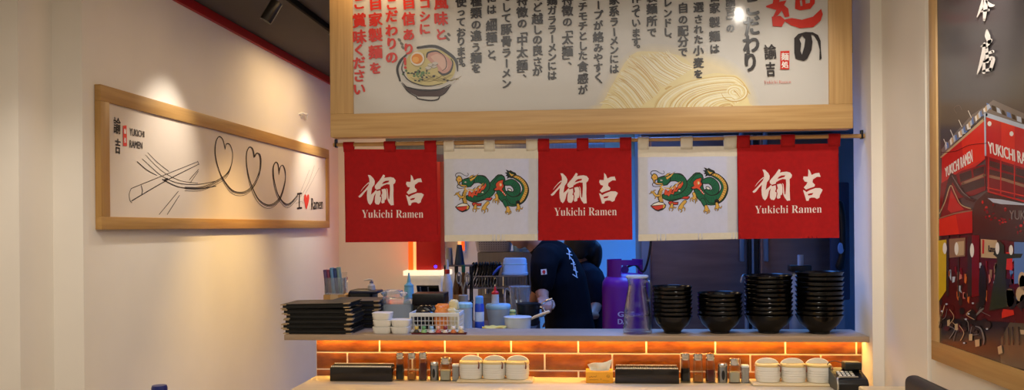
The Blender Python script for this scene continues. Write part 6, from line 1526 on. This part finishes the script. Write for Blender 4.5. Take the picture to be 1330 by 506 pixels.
def person(label, J, loc, hair_fn, shirt_m, f, up, headc, hands, sc=1.0, extra=None):
    mb = MB()
    limb = lambda pts, r: mb.tube([J[p] if isinstance(p, str) else p for p in pts], r, 16, 3, round_=True)
    limb(['pelvis', 'waist', 'chest', 'upper', 'neck0'], [.13, .11, .125, .10, .055])
    limb(['upper', 'neck0', 'neck', 'headbase'], [.07, .058, .052, .055])
    for k in 'LR':
        limb(['upper', 'sh'+k, 'el'+k, 'wr'+k], [.06, .052, .040, .026])
        limb(['pelvis', 'hip'+k, 'kn'+k, 'an'+k], [.09, .085, .055, .038])
        a = V(J['an'+k]); ft = V((J['toe'][0], J['toe'][1], 0)).normalized()
        mb.tube([a, a+ft*.04+V((0, 0, -.03)), a+ft*.16+V((0, 0, -.05))], [.036, .036, .026], 12, round_=True)
    P, X = head(mb, headc, f, up, sc)
    for w, d, u_, sd, cu in hands: hand(mb, w, d, u_, sd, cu)
    o = remesh(mb.build('person', m_skin), .0055, 5)
    tag(o, label, 'person')
    # clothes
    mb = MB()
    limb(['pelvis', 'waist', 'chest', 'upper', 'neck0'], [.150, .135, .150, .122, .066])
    for k in 'LR':
        e, s_ = V(J['el'+k]), V(J['sh'+k]); limb(['upper', 'sh'+k, s_.lerp(e, .88)], [.085, .078, .062])
    if extra: extra(mb, limb)
    sh = remesh(mb.build('shirt', shirt_m, o), .010, 6)
    mb = MB()
    for k in 'LR': limb(['pelvis', 'hip'+k, 'kn'+k, V(J['an'+k])+V((0, 0, .03))], [.12, .105, .076, .066])
    remesh(mb.build('trousers', m_trs, o), .011, 6)
    for k in 'LR':
        a = V(J['an'+k]); ft = V((J['toe'][0], J['toe'][1], 0)).normalized(); mb = MB()
        mb.tube([a+V((0, 0, .01)), a+ft*.03+V((0, 0, -.025)), a+ft*.10+V((0, 0, -.036)), a+ft*.19+V((0, 0, -.042))], [.046, .050, .046, .034], 14, 3, round_=True)
        remesh(mb.build('shoe', m_shoe, o), .008, 4)
    eyes(P, X, sc, o)
    hair_fn(o, P, X)
    return o, sh
K4 = lambda u, v, Y: PY(u, v, Y)
# ---- cook in front, bending over the pans towards the passage side
Yc = 4.92
J = dict(pelvis=K4(742, 452, Yc), waist=K4(738, 408, Yc), chest=K4(727, 364, Yc-.01), upper=K4(718, 337, Yc-.02), neck0=K4(702, 322, Yc-.03), neck=K4(692, 313, Yc-.04), headbase=K4(684, 305, Yc-.05),
         shL=K4(708, 336, Yc-.20), elL=K4(704, 374, Yc-.24), wrL=K4(706, 388, Yc-.32), shR=K4(722, 338, Yc+.15), elR=K4(700, 378, Yc+.14), wrR=K4(690, 396, Yc+.14))
pz = J['pelvis']
J.update(hipL=pz+V((-.01, -.09, -.05)), hipR=pz+V((.0, .09, -.05)), knL=V((pz.x-.05, Yc-.10, .44)), knR=V((pz.x+.02, Yc+.10, .44)), anL=V((pz.x+.0, Yc-.10, .075)), anR=V((pz.x+.05, Yc+.10, .075)), toe=(-1, -.15))
hc = K4(677, 293, Yc-.06)
def short_hair(o, P, X):
    mb = MB(); mb.ball(P(0, -.026, .046), (.084, .098, .088), 24, 16, X); mb.ball(P(0, -.07, -.01), (.066, .05, .06), 18, 12, X)
    for k in (-1, 1): mb.ball(P(k*.066, -.01, .03), (.02, .045, .04), 12, 8, X)
    remesh(mb.build('hair', m_hair, o, world=True), .008, 4)
cook, shirt = person('cook in a dark navy T-shirt with a flag patch bending over the pans', J, None, short_hair, m_navy, (-.86, -.12, -.5), (-.45, 0, .9), hc,
    [(J['wrL'], (.12, -.95, -.05), (.1, -.05, .99), -1, .85), (J['wrR'], (-.35, .1, -.8), (-.3, .8, .4), 1, .7)])
# ---- second worker behind
Yw = 5.62
J2 = dict(pelvis=K4(757, 430, Yw), waist=K4(758, 402, Yw), chest=K4(759, 374, Yw), upper=K4(758, 356, Yw), neck0=K4(755, 345, Yw-.01), neck=K4(753, 338, Yw-.02), headbase=K4(751, 331, Yw-.02),
          shL=K4(766, 361, Yw-.13), elL=K4(774, 392, Yw-.17), wrL=K4(768, 409, Yw-.29), shR=K4(750, 360, Yw+.14), elR=K4(744, 392, Yw+.17), wrR=K4(733, 412, Yw+.05))
pz = J2['pelvis']
J2.update(hipL=pz+V((0, -.08, -.05)), hipR=pz+V((0, .08, -.05)), knL=V((pz.x, Yw-.09, .44)), knR=V((pz.x, Yw+.09, .44)), anL=V((pz.x, Yw-.09, .075)), anR=V((pz.x+.02, Yw+.09, .075)), toe=(-1, -.1))
hc2 = K4(750, 325, Yw-.02)
def long_hair(o, P, X):
    mb = MB(); mb.ball(P(0, -.024, .036), (.088, .104, .094), 24, 16, X); mb.ball(P(0, -.06, -.01), (.072, .062, .066), 18, 12, X)
    for k in (-1, 1): mb.ball(P(k*.072, -.005, .0), (.018, .05, .06), 12, 8, X)
    mb.tube([P(0, -.08, .03), P(0, -.115, -.01), P(.0, -.112, -.06), P(0, -.10, -.11), P(0, -.095, -.15)], [.04, .045, .042, .034, .014], 14, 4, round_=True)
    remesh(mb.build('hair', m_hair, o, world=True), .008, 3)
    mb = MB(); mb.tube([P(.03*math.cos(q), -.118+.01*math.sin(q), .012+.03*math.sin(q)) for q in [2*PI*j/12 for j in range(13)]], .008, 8); mb.build('hair_tie', m_black, o, world=True)
worker, wshirt = person('worker with a dark ponytail and navy shirt standing behind the bending cook', J2, None, long_hair, m_navy2, (-.95, -.15, -.2), (-.2, 0, 1), hc2,
    [(J2['wrL'], (-.8, -.45, .1), (.1, -.3, .9), -1, .6), (J2['wrR'], (-.9, -.3, -.1), (0, .3, .9), 1, .5)], sc=.96)
# ---- flag patch and back print laid on the real shirt surface
dg = bpy.context.evaluated_depsgraph_get(); dg.update()
ev = shirt.evaluated_get(dg); me = ev.to_mesh()
bv = BVHTree.FromPolygons([v.co.copy() for v in me.vertices], [tuple(p.vertices) for p in me.polygons]); ev.to_mesh_clear()
def onshirt(u, v):
    d = ray(u, v).normalized(); h = bv.ray_cast(EYE, d)
    return (h[0] if h[0] is not None else PY(u, v, Yc-.2)) - d*.0015
pt = Print(onshirt, (0, -1, 0), base=.0002, step=.0004)
pt.poly([(702.4, 349.6), (709.8, 348.8), (710.4, 355.8), (703.0, 356.6)], paint('patch_white', (226, 222, 220), .7), 0); pt.ell((706.4, 352.6), 2.1, 2.1, paint('patch_red', (206, 30, 40), .7), 1)
p_ = pt.build('flag_patch', shirt, fine=.012); p_['label'] = 'white flag patch with a red disc'
pt = Print(onshirt, (0, -1, 0), base=.0002, step=.0003)
m_bw = paint('back_print_white', (206, 206, 210), .7)
for q in ([(737, 322), (741, 327)], [(736, 329), (743, 331)], [(739, 325), (740, 336)], [(741, 334), (746, 341)], [(742, 342), (747, 343)], [(744, 337), (746, 350)], [(745, 350), (750, 353)], [(747, 346), (749, 358)], [(744, 356), (750, 360)]): pt.stroke(q, 1.1, m_bw, 0, 3)
pt.build('back_lettering', shirt, fine=.012)
# ================================================================ ceiling track and its spots
SPOTS = []
zt = CEIL-.032
xt = PZ(400, 20, zt).x
t = thing('lighting_track', 'black ceiling track for spotlights running along the dark ceiling by the side wall', 'track', (xt, 3.2, CEIL))
mb = MB(); mb.span((xt-.009, 1.2, zt), (xt+.009, YB-.02, CEIL-.001), bev=.002); mb.build('rail', M('track_matte_black', (16, 15, 14), .8, spec=.1), t, world=True)
mb = MB(); mb.span((xt-.02, 4.95, zt-.008), (xt+.02, 5.1, zt+.01), bev=.002); mb.build('feed_box', paint('grey_metal', (90, 88, 84), .5), t, world=True)
m_lens = M('lamp_lens', (255, 240, 220), .3, emit=12.0, ecol=(255, 232, 200), var=0)
def track_spot(pivot, tgt, label, e, ang, zc=zt, group=None, lens=None):
    pivot, tgt = V(pivot), V(tgt)
    t = thing('track_spotlight', label, 'spotlight', (pivot.x, pivot.y, zc), 0, group or 'spotlights on the ceiling')
    d = (tgt-pivot).normalized(); q = d.to_track_quat('Z', 'Y').to_matrix().to_4x4(); X = Matrix.Translation(pivot) @ q
    mb = MB(); mb.span((pivot.x-.03, pivot.y-.012, zc-.012), (pivot.x+.03, pivot.y+.012, zc-.0005), bev=.002); mb.build('adapter', m_black, t, world=True)
    mb = MB(); mb.rod((pivot.x, pivot.y, zc-.01), tuple(pivot), .008); mb.build('stem', m_black, t, world=True)
    mb = MB(); mb.lathe([(.001, -.042), (.027, -.042), (.029, -.038), (.029, .062), (.027, .066), (.025, .066), (.022, .05), (.001, .045)], 28, X=X); mb.build('housing', M('spot_housing', (46, 42, 38), .35, .4), t, world=True)
    mb = MB(); mb.lathe([(.001, .046), (.021, .0505)], 20, X=X); mb.build('lens', lens or m_lens, t, world=True)
    SPOTS.append((tuple(pivot+d*.1), tuple(tgt), e, ang))
c = PXX(354, 12, xt-.03)
SY = PXX(215, 60, XW).y; SY2 = PXX(396, 120, XW).y
track_spot(c, (XW, SY-.05, 1.62), 'black cylinder spotlight hanging from the ceiling track above the long picture', 34, 68)
track_spot((xt-.03, SY2, c.z), (XW, SY2+.02, 1.62), 'black cylinder spotlight on the ceiling track near the passage end', 44, 66)
track_spot((xt+.05, 2.2, c.z), (xb-.02, ya, 1.2), 'black cylinder spotlight on the ceiling track facing the stepped wall corner', 30, 46)
m_lens2 = M('bright_lamp_lens', (255, 244, 230), .3, emit=70.0, ecol=(255, 240, 220), var=0)
track_spot((.70, 2.98, 2.52), (.72, YBd, 1.7), 'ceiling spotlight aimed at the menu board', 16, 85, CEIL-.001, 'spotlights for the board', m_lens2)
#track_spot((-.62, 2.7, 2.46), (-.55, YBd, 1.6), 'second ceiling spotlight aimed at the menu board', 14, 80, CEIL-.001, 'spotlights for the board')
track_spot((.95, 2.35, 2.46), (1.3, 3.5, 1.1), 'ceiling spotlight aimed at the pillar beside the counter', 24, 62, CEIL-.001, 'spotlights for the pillar')
# ================================================================ light
w = bpy.data.worlds.new('world'); S.world = w; w.use_nodes = True
w.node_tree.nodes['Background'].inputs[0].default_value = (*lin((255, 226, 196)), 1)
w.node_tree.nodes['Background'].inputs[1].default_value = .05
def lamp(kind, loc, energy, col, to=None, **k):
    l = bpy.data.lights.new(kind.lower()+'_light', kind); l.energy = energy; l.color = lin(col)
    for a_, b_ in k.items(): setattr(l, a_, b_)
    o = bpy.data.objects.new(kind.lower()+'_light', l); COL.objects.link(o); o.location = loc
    if to is not None: o.rotation_euler = (V(to)-V(loc)).to_track_quat('-Z', 'Y').to_euler()
    return o
WARM = (255, 247, 234)
lamp('AREA', (-.3, .6, 2.58), 58, WARM, (-.3, .6, 0), size=3.2, shape='SQUARE')
lamp('AREA', (-.1, 2.5, 2.58), 17, WARM, (-.1, 3.1, 0), size=1.8, shape='SQUARE')
for (x, y, z), tgt, e, ang in SPOTS: lamp('SPOT', (x, y, z), e, WARM, tgt, spot_size=math.radians(ang), spot_blend=1.0, shadow_soft_size=.03)
lamp('AREA', (.75, 5.75, 2.53), 60, (60, 140, 245), (.75, 5.6, 0), size=1.3, shape='SQUARE', spread=math.radians(110))
lamp('AREA', (.25, 4.3, 2.57), 20, (84, 150, 255), (.2, 4.1, 0), size=.7, shape='SQUARE', spread=math.radians(110))
lamp('AREA', (-1.35, 5.5, 2.57), 15, (255, 218, 165), (-1.3, 5.5, 0), size=.9, shape='SQUARE')
lamp('AREA', (-.95, 3.9, 2.57), 9, (255, 214, 160), (-1.4, 4.1, 0), size=.7, shape='SQUARE')
lamp('SPOT', (-1.2, 4.7, 2.5), 130, (255, 214, 142), (-2.0, 4.7, .55), spot_size=math.radians(62), spot_blend=1.0, shadow_soft_size=.05)
S.view_settings.view_transform = 'Standard'
try: S.view_settings.look = 'None'
except Exception: pass
S.view_settings.exposure = 0.0; S.view_settings.gamma = 1.0; S.view_settings.use_curve_mapping = False
S.cycles.max_bounces = 8; S.cycles.use_denoising = True
S.cycles.sample_clamp_indirect = 4.0
